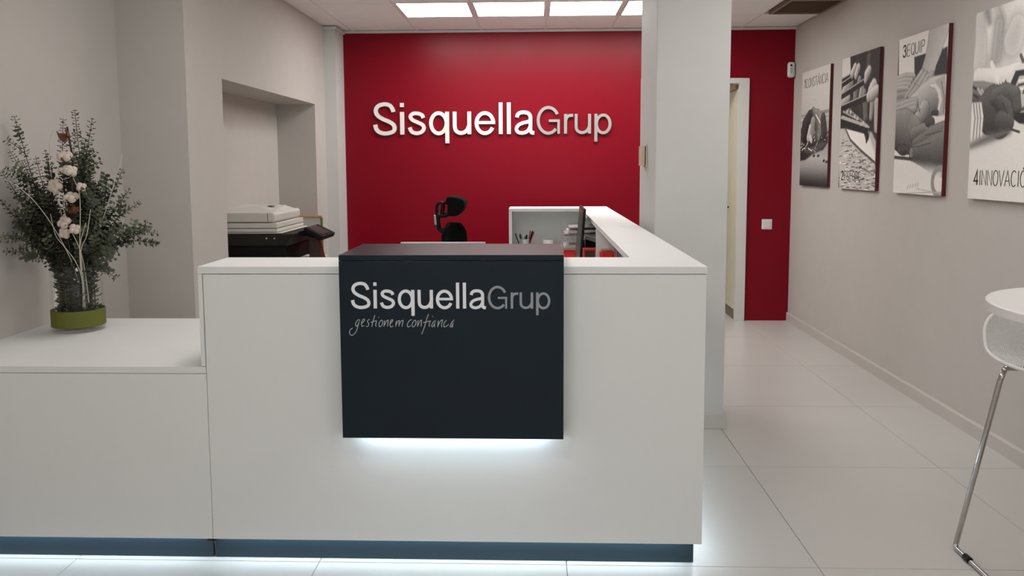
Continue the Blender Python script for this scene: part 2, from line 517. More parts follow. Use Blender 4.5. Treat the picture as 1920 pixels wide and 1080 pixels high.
# ------------------------------------------------------------------ ceiling lights and vent
names = ['leftmost square light panel in the row above the red wall', 'second square light panel from the left above the red wall',
         'third square light panel from the left above the red wall', 'rightmost square light panel above the red wall, cut off by the pillar']
FRONT_NAMES = [o_ + ' ceiling light panel in the row ' + r_ for r_ in ('closest to the shop window', 'halfway between shop window and desk') for o_ in ('left', 'right')]
FRONT_NAMES += ['ceiling light panel over the low counter side of the desk', 'ceiling light panel over the bar table side of the desk']  # all of these panels are unseen, added to light the front surfaces
k = 0
for (x0, x1, y0, y1, front) in sorted(light_cells, key=lambda c: (c[4], c[2], c[0])):
    lab = names[k] if not front else FRONT_NAMES.pop(0)
    k += 1
    lt = thing('ceiling_light', lab, 'ceiling light', ((x0 + x1) / 2, (y0 + y1) / 2, ZC), 'ceiling panels over the desk' if not front else 'ceiling panels over the entrance')
    g = 0.014
    fr = MB()
    for b_ in ((x0 + g, x1 - g, y0 + g, y0 + g + 0.012, ZC + 0.004, ZC + 0.022), (x0 + g, x1 - g, y1 - g - 0.012, y1 - g, ZC + 0.004, ZC + 0.022),
               (x0 + g, x0 + g + 0.012, y0 + g + 0.012, y1 - g - 0.012, ZC + 0.004, ZC + 0.022), (x1 - g - 0.012, x1 - g, y0 + g + 0.012, y1 - g - 0.012, ZC + 0.004, ZC + 0.022)):
        fr.box(*b_)
    fr.build('frame', 'ceil_bar', lt)
    box('diffuser', 'panel' if not front else 'panel_front', (x0 + g + 0.012, x1 - g - 0.012, y0 + g + 0.012, y1 - g - 0.012, ZC + 0.009, ZC + 0.018), lt)
vx0, vx1, vy0, vy1 = cx_[7] + 0.05, XR - 0.004, cy_[15] + 0.02, cy_[16] - 0.02
vt = thing('ceiling_vent', 'brown metal return air panel in the ceiling beside the canvas wall', 'vent', ((vx0 + vx1) / 2, (vy0 + vy1) / 2, ZC))
fr = MB()
for b_ in ((vx0, vx1, vy0, vy0 + 0.02, ZC - 0.004, ZC + 0.02), (vx0, vx1, vy1 - 0.02, vy1, ZC - 0.004, ZC + 0.02), (vx0, vx0 + 0.02, vy0 + 0.02, vy1 - 0.02, ZC - 0.004, ZC + 0.02), (vx1 - 0.02, vx1, vy0 + 0.02, vy1 - 0.02, ZC - 0.004, ZC + 0.02)):
    fr.box(*b_)
fr.build('frame', 'vent', vt)
sl = MB()
n = 22
for i in range(n):
    y = vy0 + 0.02 + (vy1 - vy0 - 0.04) * (i + 0.5) / n
    sl.hexa([(vx0 + 0.02, y - 0.012, ZC), (vx1 - 0.02, y - 0.012, ZC), (vx1 - 0.02, y - 0.009, ZC), (vx0 + 0.02, y - 0.009, ZC)],
            [(vx0 + 0.02, y + 0.006, ZC + 0.014), (vx1 - 0.02, y + 0.006, ZC + 0.014), (vx1 - 0.02, y + 0.009, ZC + 0.014), (vx0 + 0.02, y + 0.009, ZC + 0.014)])
s_ = sl.build('louvre', 'vent', vt)
s_['kind'] = 'stuff'
box('backing', 'vent', (vx0, vx1, vy0, vy1, ZC + 0.02, ZC + 0.026), vt)

# ------------------------------------------------------------------ reception desk
DL, DR, DY, DT = -1.222, 0.605, 2.73, 1.118      # left end, right side, front, height of the counter
dk = thing('reception_desk', 'white laminate reception desk with raised counter wrapping around the work space', 'desk', (-0.3, 2.9, 0))
# countertop: front run, side run and back run in one piece
RI, BY0, BY1, BX0 = 0.365, 6.38, 6.68, -0.226
ct = MB()
poly = [(DL, DY), (DR, DY), (DR, BY1), (BX0, BY1), (BX0, BY0), (RI, BY0), (RI, 3.01), (DL, 3.01)]
ct.prism(poly, lambda x, y, d: (x, y, d), DT - 0.026, DT)
ct.build('countertop', 'white', dk, bevel=0.0012)
box('front_panel', 'white', (DL + 0.018, DR - 0.002, DY + 0.002, DY + 0.024, 0.095, DT - 0.0285), dk, bevel=0.0012)
box('end_panel', 'white', (DL, DL + 0.0155, DY, 3.01, 0.7515, DT - 0.0265), dk, bevel=0.001)
box('inner_panel', 'white', (DL + 0.018, RI, 2.985, 3.005, 0.1, DT - 0.027), dk)
box('side_panel', 'white', (DR - 0.022, DR - 0.002, DY + 0.026, BY1 - 0.01, 0.095, DT - 0.027), dk, bevel=0.001)
box('back_panel', 'white', (BX0 + 0.02, DR - 0.024, BY1 - 0.03, BY1 - 0.01, 0.095, DT - 0.027), dk)
box('shelf_end', 'white', (BX0, BX0 + 0.025, BY0, BY1 - 0.004, 0.02, DT - 0.027), dk, bevel=0.001)
box('divider', 'white', (RI, DR - 0.024, 4.71, 4.73, 0.745, DT - 0.027), dk)
wt = MB().prism([(DL + 0.02, 3.006), (RI + 0.2, 3.006), (RI + 0.2, BY1 - 0.035), (BX0 + 0.027, BY1 - 0.035), (BX0 + 0.027, 5.9), (-0.30, 5.9), (-0.30, 3.75), (DL + 0.02, 3.75)], lambda x, y, d: (x, y, d), 0.715, 0.74)
wt.build('worktop', 'white', dk, bevel=0.001)
for x, y in ((DL + 0.06, 3.68), (-0.35, 3.68)):
    box('leg', 'silver', (x - 0.025, x + 0.025, y - 0.025, y + 0.025, 0.0, 0.715), dk)
box('plinth', 'plinth', (DL + 0.004, DR - 0.022, DY + 0.049, DY + 0.065, 0.002, 0.093), dk)
box('plinth', 'plinth', (DR - 0.045, DR - 0.029, DY + 0.067, BY1 - 0.03, 0.002, 0.093), dk)
box('led_strip', 'led', (DL + 0.03, DR - 0.06, DY + 0.027, DY + 0.045, 0.102, 0.108), dk)
box('led_strip', 'led', (DR - 0.018, DR - 0.005, DY + 0.055, 4.2, 0.0865, 0.0945), dk)

# lower counter to the left
lc = thing('low_counter', 'lower white counter left of the desk, holding the flower vase', 'counter', (-1.75, 3.1, 0))
lt_ = MB().prism([(XL + 0.002, DY), (DL + 0.0165, DY), (DL + 0.0165, 3.004), (DL - 0.002, 3.012), (DL - 0.002, 3.62), (XL + 0.002, 3.62)], lambda x, y, d: (x, y, d), 0.7245, 0.749)
lt_.build('tabletop', 'white', lc, bevel=0.0012)
box('front_panel', 'white', (XL + 0.002, DL + 0.0165, DY + 0.002, DY + 0.024, 0.095, 0.7225), lc, bevel=0.0012)
box('back_panel', 'white', (XL + 0.002, DL, 3.58, 3.60, 0.02, 0.7235), lc)
box('plinth', 'plinth', (XL + 0.002, DL - 0.004, DY + 0.049, DY + 0.065, 0.002, 0.093), lc)
box('led_strip', 'led', (XL + 0.01, DL - 0.03, DY + 0.027, DY + 0.045, 0.102, 0.108), lc)
box('bracket', 'plastic_k', (DL - 0.006, DL + 0.026, DY + 0.006, DY + 0.048, 0.0865, 0.0945), lc)

# ------------------------------------------------------------------ lettering
def logo(fn, s, depth, parent, mw, mg, wname='letter'):
    """SisquellaGrup; fn(x, y, d) maps glyph units to the surface, d is the relief in metres"""
    W, G = 7.3, 5.6
    def g(name, strokes, m):
        mb = MB()
        for i, (pts, w, cl_) in enumerate(strokes):
            mb.ribbon(pts, w, fn, 0.0, depth - i * depth * 0.004, cl_)
        mb.build(name, m, parent, weld=False)
    sp = lambda p: [tuple(q) for q in spline(p, 6)]
    L = lambda x, a, b: [(x, a), (x, b)]
    g(wname, [(sp([(39.6, 42.1), (38, 47.4), (32.3, 54.5), (22.3, 56.4), (11.5, 53.2), (6.4, 45.2), (9.1, 36.6), (18.5, 29.6), (31, 24.2), (39, 18.6), (41.4, 11.5), (37.5, 5.0), (23.7, 2.0), (12.4, 4.8), (6.6, 10.9), (4.8, 18.6)]), W, False)], mw)
    g(wname, [(L(55.8, 0, 42), 7.6, False), (L(55.8, 51, 58.7), 7.2, False)], mw)
    g(wname, [(sp([(95.6, 30.6), (93.2, 36), (85, 39.1), (76, 38.4), (71.6, 33.2), (75.2, 27.3), (84.8, 22.6), (94, 17.9), (96.6, 11.5), (92.6, 5), (83.5, 2.2), (74.8, 4.4), (71.2, 9), (70, 13.2)]), 6.9, False)], mw)
    g(wname, [(arc(124.6, 20.6, 14.6, 18.8, 0, 360, 36)[:-1], 6.9, True), (L(140.4, -16.6, 42), 7.4, False)], mw)
    g(wname, [(sp([(154.6, 42), (154.6, 28), (154.7, 14), (156.8, 7), (162, 3.2), (167, 2.4), (173, 4), (178, 8.5), (181, 15)]), 7.1, False), (L(181.9, 0, 42), 7.2, False)], mw)
    g(wname, [(arc(211.2, 20.4, 15.8, 18.7, 0, 334, 36), 6.9, False), ([(196, 21.4), (230.4, 21.4)], 5.6, False)], mw)
    g(wname, [(L(240.7, 0, 58.3), 7.2, False)], mw)
    g(wname, [(L(255.9, 0, 58.3), 7.2, False)], mw)
    g(wname, [(sp([(271.0, 30.6), (272.6, 35.8), (277.5, 39.3), (284.8, 40), (291.6, 38.4), (295.8, 33.2), (296.3, 26), (296.3, 16), (296.3, 7), (298.6, 2.6), (303.5, 1.9)]), 6.9, False),
              (sp([(296, 24.6), (291, 22.4), (281, 20), (273.6, 16), (270, 9.6), (272.6, 4), (280, 1.8), (288, 3.6), (293, 8), (296, 14)]), 6.4, False)], mw)
    g(wname, [(arc(329.6, 24.9, 18.9, 23.7, 28, 318, 40), G, False), ([(330.5, 24.2), (351, 24.2)], 4.6, False), (L(348.7, 0, 25.8), 4.6, False)], mg)
    g(wname, [(L(361.6, 0, 36.5), G, False), (sp([(361.8, 24), (363.6, 29.4), (368, 33.2), (375.6, 33.9)]), 5.4, False)], mg)
    g(wname, [(sp([(381.3, 36.5), (381.3, 24), (381.4, 12), (383.2, 6.3), (388, 2.8), (393, 2), (398.5, 3.4), (403, 7.5), (405.5, 13)]), 5.4, False), (L(406.1, 0, 36.5), G, False)], mg)
    g(wname, [(arc(431.6, 17.7, 12.6, 16.4, 0, 360, 36)[:-1], 5.4, True), (L(418, -14.8, 36.5), G, False)], mg)

SW = 2.231 / 447
ws = thing('wall_sign', 'raised silver lettering reading SisquellaGrup on the red wall', 'sign', (-0.41, YB, 1.66))
WX0, WZ0 = -1.531, 1.764
logo(lambda x, y, d: (WX0 + SW * x, YB - 0.008 - d, WZ0 + SW * y), SW, 0.022, ws, 'letter_w', 'letter_g')
st_ = MB()
for x in (22, 55.8, 84, 124, 168, 211, 240.7, 255.9, 284, 330, 361.6, 393, 432):
    st_.box(WX0 + SW * x - 0.006, WX0 + SW * x + 0.006, YB - 0.012, YB - 0.0005, WZ0 + SW * 1.2, WZ0 + SW * 3)
so = st_.build('stand_off', 'letter_g', ws)
so['kind'] = 'stuff'

# black logo box hung over the counter
BX, BXR, BYF, BYB, BZ0, BZ1 = -0.690, 0.0955, 2.66, 3.045, 0.512, 1.168
bx_ = thing('logo_panel', 'black box panel with printed logo hung over the front of the white desk', 'panel', ((BX + BXR) / 2, 2.7, BZ0))
box('front_board', 'black', (BX, BXR, BYF, BYF + 0.019, BZ0, BZ1 - 0.0215), bx_, bevel=0.001)
box('top_board', 'black', (BX, BXR, BYF, BYB, BZ1 - 0.019, BZ1), bx_, bevel=0.001)
for x in (BX, BXR - 0.018):
    box('side_board', 'black', (x, x + 0.018, BYF + 0.0195, DY - 0.0005, BZ0, BZ1 - 0.0195), bx_)
    box('rear_support', 'black', (x, x + 0.018, DY, BYB - 0.01, DT + 0.0005, BZ1 - 0.0195), bx_)
box('led_strip', 'led', (BX + 0.05, BXR - 0.05, BYF + 0.026, BYF + 0.044, BZ0 + 0.012, BZ0 + 0.020), bx_)
PSX = 0.700 / 447
PX_, PZ_ = -0.651, 0.980
pf = lambda x, y, d: (PX_ + PSX * x, BYF - 0.0002 - d, PZ_ + PSX * y)
logo(pf, PSX, 0.0012, bx_, 'print_w', 'print_g')
HAND = [
    [(262, 695), (235, 700), (205, 745), (205, 780), (225, 785), (252, 735), (266, 698), (245, 765), (215, 850), (172, 908), (132, 915), (111, 882), (125, 838), (160, 812)],
    [(285, 755), (320, 722), (337, 692), (315, 688), (290, 740), (297, 787), (330, 778)],
    [(410, 690), (386, 700), (379, 725), (396, 750), (386, 785), (355, 793)],
    [(487, 628), (455, 730), (440, 795)], [(425, 732), (507, 706)],
    [(512, 705), (496, 768), (503, 792)], [(545, 652), (543, 664)],
    [(577, 700), (546, 745), (549, 790), (576, 785), (601, 735), (592, 702), (577, 700)],
    [(628, 705), (615, 792)], [(617, 785), (650, 720), (682, 698), (673, 750), (668, 790)],
    [(705, 755), (735, 722), (747, 696), (725, 697), (705, 750), (716, 795), (752, 783)],
    [(800, 710), (785, 792)], [(787, 785), (820, 717), (842, 708), (832, 788)], [(833, 780), (866, 715), (898, 705), (885, 760), (880, 792)],
    [(1022, 692), (990, 705), (960, 755), (966, 795), (1006, 780)],
    [(1062, 700), (1031, 745), (1032, 790), (1060, 788), (1086, 735), (1077, 702), (1062, 700)],
    [(1115, 700), (1105, 792)], [(1107, 785), (1140, 717), (1167, 700), (1158, 788)],
    [(1268, 612), (1240, 685), (1205, 800), (1165, 900)], [(1192, 735), (1302, 706)],
    [(1292, 708), (1276, 768), (1281, 793)], [(1331, 637), (1329, 648)],
    [(1362, 703), (1331, 735), (1312, 780), (1331, 790), (1356, 742), (1370, 700), (1353, 768), (1356, 798)],
    [(1410, 705), (1398, 797)], [(1400, 788), (1435, 717), (1472, 695), (1456, 760), (1459, 797)],
    [(1527, 700), (1496, 735), (1490, 790), (1520, 787), (1560, 757)],
    [(1632, 697), (1601, 735), (1580, 788), (1601, 786), (1630, 722), (1637, 695), (1616, 780), (1613, 802)],
]
def hand_fn(x, y, d):
    px, py = x / 7.714, y / 7.714          # along the panel, 1.866 mm per unit
    return (-0.651 + (px - 17.6) * 0.001866, BYF - 0.0002 - d, PZ_ - (py - 68.7) * 0.001905)
hw = MB()
for st in HAND:
    pts = [tuple(p) for p in (spline(st, 5) if len(st) > 2 else st)]
    hw.ribbon(pts, 9.5, hand_fn, 0.0, 0.0010)
hw.build('tagline', 'script', bx_, weld=False)

# ------------------------------------------------------------------ canvases on the right wall
def canvas_field(w, h, nu=150, nv=230):
    u = np.linspace(0, w, nu)[None, :].repeat(nv, 0)
    v = np.linspace(0, h, nv)[:, None].repeat(nu, 1)
    return u, v
def smooth(e0, e1, x):
    t = np.clip((x - e0) / (e1 - e0), 0, 1)
    return t * t * (3 - 2 * t)
class Paint:
    """greys printed on a canvas; coordinates run 0..1 across and 0..1 up"""
    def __init__(s, w, h, base, nu=150, nv=230, seed=1):
        s.w, s.h = w, h
        s.u, s.v = canvas_field(w, h, nu, nv)
        s.I = np.full(s.u.shape, base, float)
        s.rs = np.random.RandomState(seed)
    def mix(s, a, val):
        s.I = s.I * (1 - a) + val * a
    def poly(s, pts, val, soft=0.006):
        P = [(x * s.w, y * s.h) for x, y in pts]
        inside = np.zeros(s.u.shape, bool)
        dist = np.full(s.u.shape, 9.0)
        n = len(P)
        for i in range(n):
            (x0, y0), (x1, y1) = P[i], P[(i + 1) % n]
            c = ((y0 > s.v) != (y1 > s.v)) & (s.u < (x1 - x0) * (s.v - y0) / ((y1 - y0) + 1e-12) + x0)
            inside ^= c
            dx, dy = x1 - x0, y1 - y0
            t = np.clip(((s.u - x0) * dx + (s.v - y0) * dy) / (dx * dx + dy * dy + 1e-12), 0, 1)
            dist = np.minimum(dist, np.hypot(s.u - x0 - t * dx, s.v - y0 - t * dy))
        sd = np.where(inside, -dist, dist)
        s.mix(1 - smooth(-soft, soft, sd), val)
        return sd
    def limb(s, pts, rad, light, dark, soft=0.005, key=(-0.5, 0.8)):
        """a rounded limb along points; lighter on the side of the key"""
        best = np.full(s.u.shape, 9.0)
        shade = np.zeros(s.u.shape)
        P = [(x * s.w, y * s.h) for x, y in pts]
        for i in range(len(P) - 1):
            (x0, y0), (x1, y1) = P[i], P[i + 1]
            dx, dy = x1 - x0, y1 - y0
            t = np.clip(((s.u - x0) * dx + (s.v - y0) * dy) / (dx * dx + dy * dy + 1e-12), 0, 1)
            r = (rad[i] + (rad[i + 1] - rad[i]) * t) * s.w
            ex, ey = s.u - x0 - t * dx, s.v - y0 - t * dy
            sd = np.hypot(ex, ey) - r
            nn = np.clip((ex * key[0] + ey * key[1]) / r, -1, 1)
            m = sd < best
            shade = np.where(m, nn, shade)
            best = np.minimum(best, sd)
        val = dark + (light - dark) * np.clip(0.5 + 0.55 * shade, 0, 1)
        edge = 1 - 0.35 * smooth(-0.012, 0.0, best)
        s.mix(1 - smooth(-soft, soft, best), val * edge)
    def line(s, p, q, wd, val, soft=0.003):
        x0, y0, x1, y1 = p[0] * s.w, p[1] * s.h, q[0] * s.w, q[1] * s.h
        dx, dy = x1 - x0, y1 - y0
        t = np.clip(((s.u - x0) * dx + (s.v - y0) * dy) / (dx * dx + dy * dy), 0, 1)
        d = np.hypot(s.u - x0 - t * dx, s.v - y0 - t * dy)
        s.mix(1 - smooth(wd - soft, wd + soft, d), val)
    def ring(s, c, r, wd, val):
        d = np.abs(np.hypot((s.u - c[0] * s.w), (s.v - c[1] * s.h) * 1.0) - r * s.w)
        s.mix(1 - smooth(wd - 0.004, wd + 0.004, d), val)
    def noise(s, amp, mask, k=1):
        n = s.rs.rand(*s.I.shape)
        for _ in range(k):
            n = (n + np.roll(n, 1, 0) + np.roll(n, 1, 1) + np.roll(n, -1, 1)) / 4
        n = (n - n.mean()) / (n.std() + 1e-9)
        s.I = s.I + amp * n * mask

def paint_1(w, h):
    p = Paint(w, h, 0.52, seed=3)
    V = p.v / h
    p.I = 0.46 + 0.10 * smooth(0.5, 1.0, V)
    for a_, b_, g in (((-0.018, 0.616), (1.038, 0.632), 0.26), ((-0.015, 0.594), (1.041, 0.602), 0.40), ((-0.011, 0.560), (1.044, 0.583), 0.30), ((0.583, 0.612), (1.040, 0.617), 0.22), ((-0.014, 0.583), (0.453, 0.586), 0.58)):
        p.line(a_, b_, 0.006, g, 0.007)
    p.poly([(-0.055, 0.518), (1.047, 0.562), (1.128, -0.055), (0.024, -0.083)], 0.36, 0.02)
    p.mix((1 - smooth(0.0, 0.20, V)) * 0.95, 0.03)
    p.mix(np.exp(-((V - 0.24) / 0.035) ** 2) * 0.5, 0.48)
    # heap of twigs
    p.poly([(-0.032, 0.528), (0.147, 0.468), (0.478, 0.406), (0.736, 0.431), (0.982, 0.456), (0.992, 0.365), (0.837, 0.307), (0.495, 0.279), (0.224, 0.227), (0.009, 0.217)], 0.055, 0.012)
    p.poly([(0.121, 0.293), (0.484, 0.353), (0.908, 0.387), (0.915, 0.346), (0.495, 0.279)], 0.13, 0.02)
    rs = np.random.RandomState(5)
    for _ in range(90):
        x, y = rs.rand(), rs.uniform(0.23, 0.47)
        if y < 0.24 + 0.14 * x: continue
        a = rs.uniform(-0.5, 1.1)
        p.line((x, y), (x + 0.15 * math.cos(a), y + 0.07 * math.sin(a)), rs.uniform(0.003, 0.0055), rs.choice([0.015, 0.02, 0.03, 0.42, 0.62]), 0.002)
    # hands cupped over it
    p.limb([(0.469, 0.644), (0.319, 0.581), (0.188, 0.511), (0.127, 0.436)], [0.05, 0.12, 0.15, 0.10], 0.10, 0.012)
    p.limb([(0.447, 0.639), (0.611, 0.570), (0.663, 0.495), (0.627, 0.435)], [0.06, 0.13, 0.13, 0.09], 0.40, 0.03, key=(0.7, 0.4))
    p.line((0.548, 0.608), (0.740, 0.524), 0.007, 0.66); p.line((0.740, 0.524), (0.757, 0.462), 0.007, 0.62)
    p.limb([(0.450, 0.544), (0.424, 0.471)], [0.085, 0.10], 0.42, 0.18)
    p.limb([(0.351, 0.505), (0.293, 0.421)], [0.05, 0.06], 0.60, 0.34)
    p.limb([(0.362, 0.419), (0.412, 0.392)], [0.05, 0.04], 0.62, 0.4)
    p.limb([(0.803, 0.557), (0.850, 0.459)], [0.09, 0.10], 0.14, 0.02)
    for a_ in ((0.652, 0.257), (0.849, 0.215), (0.940, 0.205), (0.496, 0.258)):
        p.line(a_, (a_[0] + 0.05, a_[1] + 0.004), 0.010, 0.06)
    p.noise(0.012, 1.0)
    return p
def paint_2(w, h):
    p = Paint(w, h, 0.045, seed=4)
    p.poly([(-0.032, 1.066), (0.214, 1.043), (0.251, 0.889), (0.205, 0.861), (-0.005, 0.854)], 0.56, 0.012)
    p.limb([(0.734, 0.953), (0.714, 0.884)], [0.05, 0.05], 0.20, 0.07, 0.03)
    p.limb([(0.434, 0.948), (0.402, 0.898)], [0.05, 0.06], 0.10, 0.05, 0.04)
    # legs and arms of the crew
    for a_, b_, r, l in (((0.115, 0.758), (0.055, 0.729), 0.09, 0.52), ((0.255, 0.793), (0.180, 0.743), 0.08, 0.40), ((0.414, 0.740), (0.398, 0.677), 0.07, 0.34), ((0.498, 0.808), (0.477, 0.768), 0.05, 0.40), ((0.577, 0.740), (0.538, 0.680), 0.06, 0.50), ((0.638, 0.706), (0.623, 0.675), 0.05, 0.40), ((0.672, 0.642), (0.695, 0.527), 0.07, 0.26), ((0.546, 0.627), (0.571, 0.553), 0.05, 0.10), ((0.854, 0.642), (0.834, 0.522), 0.055, 0.50), ((0.063, 0.663), (0.206, 0.693), 0.07, 0.55), ((0.282, 0.598), (0.115, 0.589), 0.04, 0.20)):
        p.limb([a_, b_], [r, r * 0.8], l, l * 0.3)
    for a_, b_, wd in (((-0.023, 0.828), (0.328, 0.857), 0.018), ((-0.018, 0.795), (0.446, 0.848), 0.016), ((-0.008, 0.711), (0.682, 0.790), 0.022), ((0.005, 0.621), (0.808, 0.675), 0.026)):
        p.line(a_, b_, wd, 0.025)
        p.line((a_[0], a_[1] + 0.022), (b_[0], b_[1] + 0.022), 0.005, 0.36)
    for pts, r in (([(0.294, 0.865), (0.368, 0.912)], [0.055, 0.05]), ([(0.400, 0.847), (0.460, 0.899)], [0.05, 0.055]), ([(0.663, 0.791), (0.695, 0.829), (0.746, 0.856)], [0.04, 0.07, 0.06]), ([(0.771, 0.672), (0.846, 0.703), (0.877, 0.741)], [0.07, 0.11, 0.08]), ([(0.849, 0.682), (0.952, 0.702)], [0.08, 0.07])):
        p.limb(pts, r, 0.68, 0.16)
    p.limb([(0.963, 0.616), (0.974, 0.437)], [0.06, 0.05], 0.52, 0.30)
    # hull and rigger
    p.line((0.072, 0.596), (0.491, 0.520), 0.008, 0.34); p.line((0.218, 0.606), (0.782, 0.458), 0.010, 0.26); p.line((0.035, 0.559), (0.706, 0.470), 0.009, 0.42)
    p.poly([(0.011, 0.543), (0.020, 0.476), (0.695, 0.409), (0.748, 0.351), (0.785, 0.355), (0.762, 0.417), (0.914, 0.413), (0.800, 0.452)], 0.02, 0.006)
    p.line((0.011, 0.549), (0.800, 0.452), 0.007, 0.40)
    for a_ in ((0.178, 0.592), (0.275, 0.582), (0.389, 0.545), (0.471, 0.526), (0.629, 0.488), (0.708, 0.465), (0.574, 0.480)):
        p.line(a_, (a_[0] + 0.025, a_[1]), 0.012, 0.46)
    # white hull side and water
    p.poly([(-0.040, 0.467), (0.132, 0.462), (0.985, 0.196), (1.011, -0.005), (0.025, -0.016)], 0.46, 0.006)
    p.poly([(0.154, 0.461), (0.677, 0.409), (0.740, 0.351), (0.794, 0.360), (0.842, 0.420), (0.975, 0.346), (0.985, 0.201), (0.597, 0.302), (0.311, 0.371)], 0.66, 0.006)
    p.poly([(0.786, 0.421), (0.886, 0.409), (0.975, 0.346), (0.968, 0.266), (0.849, 0.359)], 0.44, 0.02)
    p.line((0.154, 0.461), (0.311, 0.371), 0.010, 0.16); p.line((0.311, 0.371), (0.618, 0.285), 0.010, 0.14); p.line((0.618, 0.285), (0.985, 0.196), 0.010, 0.12)
    p.limb([(0.742, 0.402), (0.748, 0.351)], [0.03, 0.02], 0.04, 0.02)
    rs = np.random.RandomState(9)
    for _ in range(260):
        x, y = rs.rand(), rs.rand() * 0.40
        if y > 0.40 - 0.24 * x: continue
        p.line((x, y), (x + 0.09 * rs.rand() + 0.02, y + rs.uniform(-0.006, 0.008)), rs.uniform(0.002, 0.0045), rs.choice([0.08, 0.16, 0.22, 0.62, 0.74]), 0.003)
    p.noise(0.012, 1.0)
    return p
def paint_3(w, h):
    p = Paint(w, h, 0.64, seed=6)
    p.poly([(0.354, 0.861), (0.992, 0.869), (1.016, 0.689), (0.374, 0.726)], 0.022, 0.006)
    p.poly([(-0.069, 1.006), (0.003, 1.004), (0.030, 0.760), (-0.041, 0.756)], 0.10, 0.004)
    p.poly([(0.928, 0.989), (0.980, 0.988), (0.997, 0.878), (0.918, 0.861)], 0.62, 0.008)
    # far hand on the left
    for i, (a_, b_, c_) in enumerate((((0.361, 0.737), (0.193, 0.749), (-0.031, 0.742)), ((0.310, 0.713), (0.159, 0.723), (-0.044, 0.720)), ((0.277, 0.689), (0.125, 0.698), (-0.052, 0.698)), ((0.234, 0.667), (0.108, 0.673), (-0.049, 0.675)))):
        p.limb([a_, b_, c_], [0.040, 0.046, 0.044], 0.56, 0.10, key=(-0.2, 1.0))
    p.limb([(0.323, 0.628), (0.134, 0.624), (-0.043, 0.626)], [0.05, 0.06, 0.06], 0.44, 0.08)
    p.limb([(0.215, 0.596), (-0.036, 0.586)], [0.04, 0.05], 0.40, 0.08)
    # forearm from the top, hand with fingers pointing down left
    p.limb([(0.823, 1.000), (0.752, 0.886), (0.687, 0.810), (0.639, 0.751)], [0.19, 0.15, 0.125, 0.13], 0.60, 0.30, key=(0.6, 0.5))
    p.poly([(0.536, 0.759), (0.739, 0.744), (0.725, 0.692), (0.546, 0.685), (0.454, 0.712)], 0.46, 0.012)
    for a_, b_, c_, r in (((0.533, 0.749), (0.385, 0.693), (0.205, 0.618), 0.042), ((0.598, 0.729), (0.467, 0.674), (0.287, 0.618), 0.046), ((0.661, 0.714), (0.549, 0.664), (0.403, 0.624), 0.044)):
        p.limb([a_, b_, c_], [r * 1.15, r, r * 0.75], 0.60, 0.10, key=(-0.7, 0.5))
    p.limb([(0.721, 0.715), (0.661, 0.675), (0.628, 0.659)], [0.06, 0.055, 0.045], 0.52, 0.10)
    for a_, b_ in (((0.574, 0.730), (0.625, 0.737)), ((0.628, 0.711), (0.680, 0.720)), ((0.367, 0.702), (0.416, 0.684)), ((0.444, 0.683), (0.497, 0.665))):
        p.line(a_, b_, 0.0018, 0.2)
    # big hand from the right, thumb hanging down
    p.limb([(0.951, 0.609), (0.744, 0.598), (0.564, 0.557), (0.389, 0.544)], [0.17, 0.19, 0.20, 0.15], 0.56, 0.12, key=(0.1, 1.0))
    for a_, b_, c_ in (((0.421, 0.575), (0.218, 0.574), (-0.021, 0.564)), ((0.405, 0.554), (0.203, 0.547), (-0.018, 0.533)), ((0.392, 0.528), (0.207, 0.519), (-0.013, 0.506))):
        p.limb([a_, b_, c_], [0.06, 0.055, 0.05], 0.50, 0.10, key=(-0.1, 1.0))
    p.limb([(0.605, 0.519), (0.472, 0.465), (0.323, 0.421)], [0.11, 0.085, 0.062], 0.52, 0.12, key=(-0.6, 0.7))
    p.limb([(0.331, 0.436), (0.302, 0.411)], [0.036, 0.034], 0.70, 0.45)
    p.line((0.534, 0.527), (0.393, 0.512), 0.0025, 0.12); p.line((0.477, 0.551), (0.520, 0.507), 0.004, 0.14)
    # shirt cuff and sleeve
    p.poly([(0.797, 0.687), (0.969, 0.708), (1.002, 0.472), (0.861, 0.472), (0.921, 0.530), (0.898, 0.612)], 0.40, 0.006)
    p.limb([(0.708, 0.662), (0.802, 0.653), (0.879, 0.613), (0.911, 0.561), (0.877, 0.491)], [0.022, 0.03, 0.034, 0.034, 0.028], 0.74, 0.46)
    p.limb([(0.857, 0.492), (0.759, 0.494)], [0.03, 0.022], 0.10, 0.03)
    p.line((0.911, 0.672), (0.972, 0.578), 0.004, 0.18); p.line((0.972, 0.578), (0.969, 0.488), 0.004, 0.18)
    # lower hands
    p.limb([(-0.034, 0.426), (0.205, 0.397), (0.395, 0.371), (0.485, 0.369)], [0.20, 0.25, 0.20, 0.10], 0.34, 0.045, key=(-0.3, 1.0))
    p.limb([(0.413, 0.371), (0.570, 0.390), (0.713, 0.400)], [0.09, 0.085, 0.07], 0.32, 0.05, key=(-0.2, 1.0))
    p.limb([(0.672, 0.406), (0.720, 0.399)], [0.03, 0.03], 0.42, 0.22)
    p.limb([(0.682, 0.448), (0.761, 0.435)], [0.055, 0.06], 0.16, 0.025)
    p.limb([(1.020, 0.346), (0.782, 0.331), (0.441, 0.310)], [0.16, 0.15, 0.07], 0.26, 0.035, key=(-0.2, 1.0))
    p.limb([(1.033, 0.256), (0.828, 0.248), (0.556, 0.255), (0.411, 0.256)], [0.25, 0.20, 0.12, 0.085], 0.25, 0.03, key=(-0.2, 1.0))
    p.limb([(0.380, 0.273), (0.377, 0.238)], [0.035, 0.035], 0.34, 0.16)
    for a_, b_ in (((0.643, 0.364), (0.969, 0.383)), ((0.549, 0.301), (0.759, 0.316)), ((0.370, 0.294), (0.566, 0.301)), ((0.256, 0.313), (0.062, 0.313))):
        p.line(a_, b_, 0.0022, 0.03)
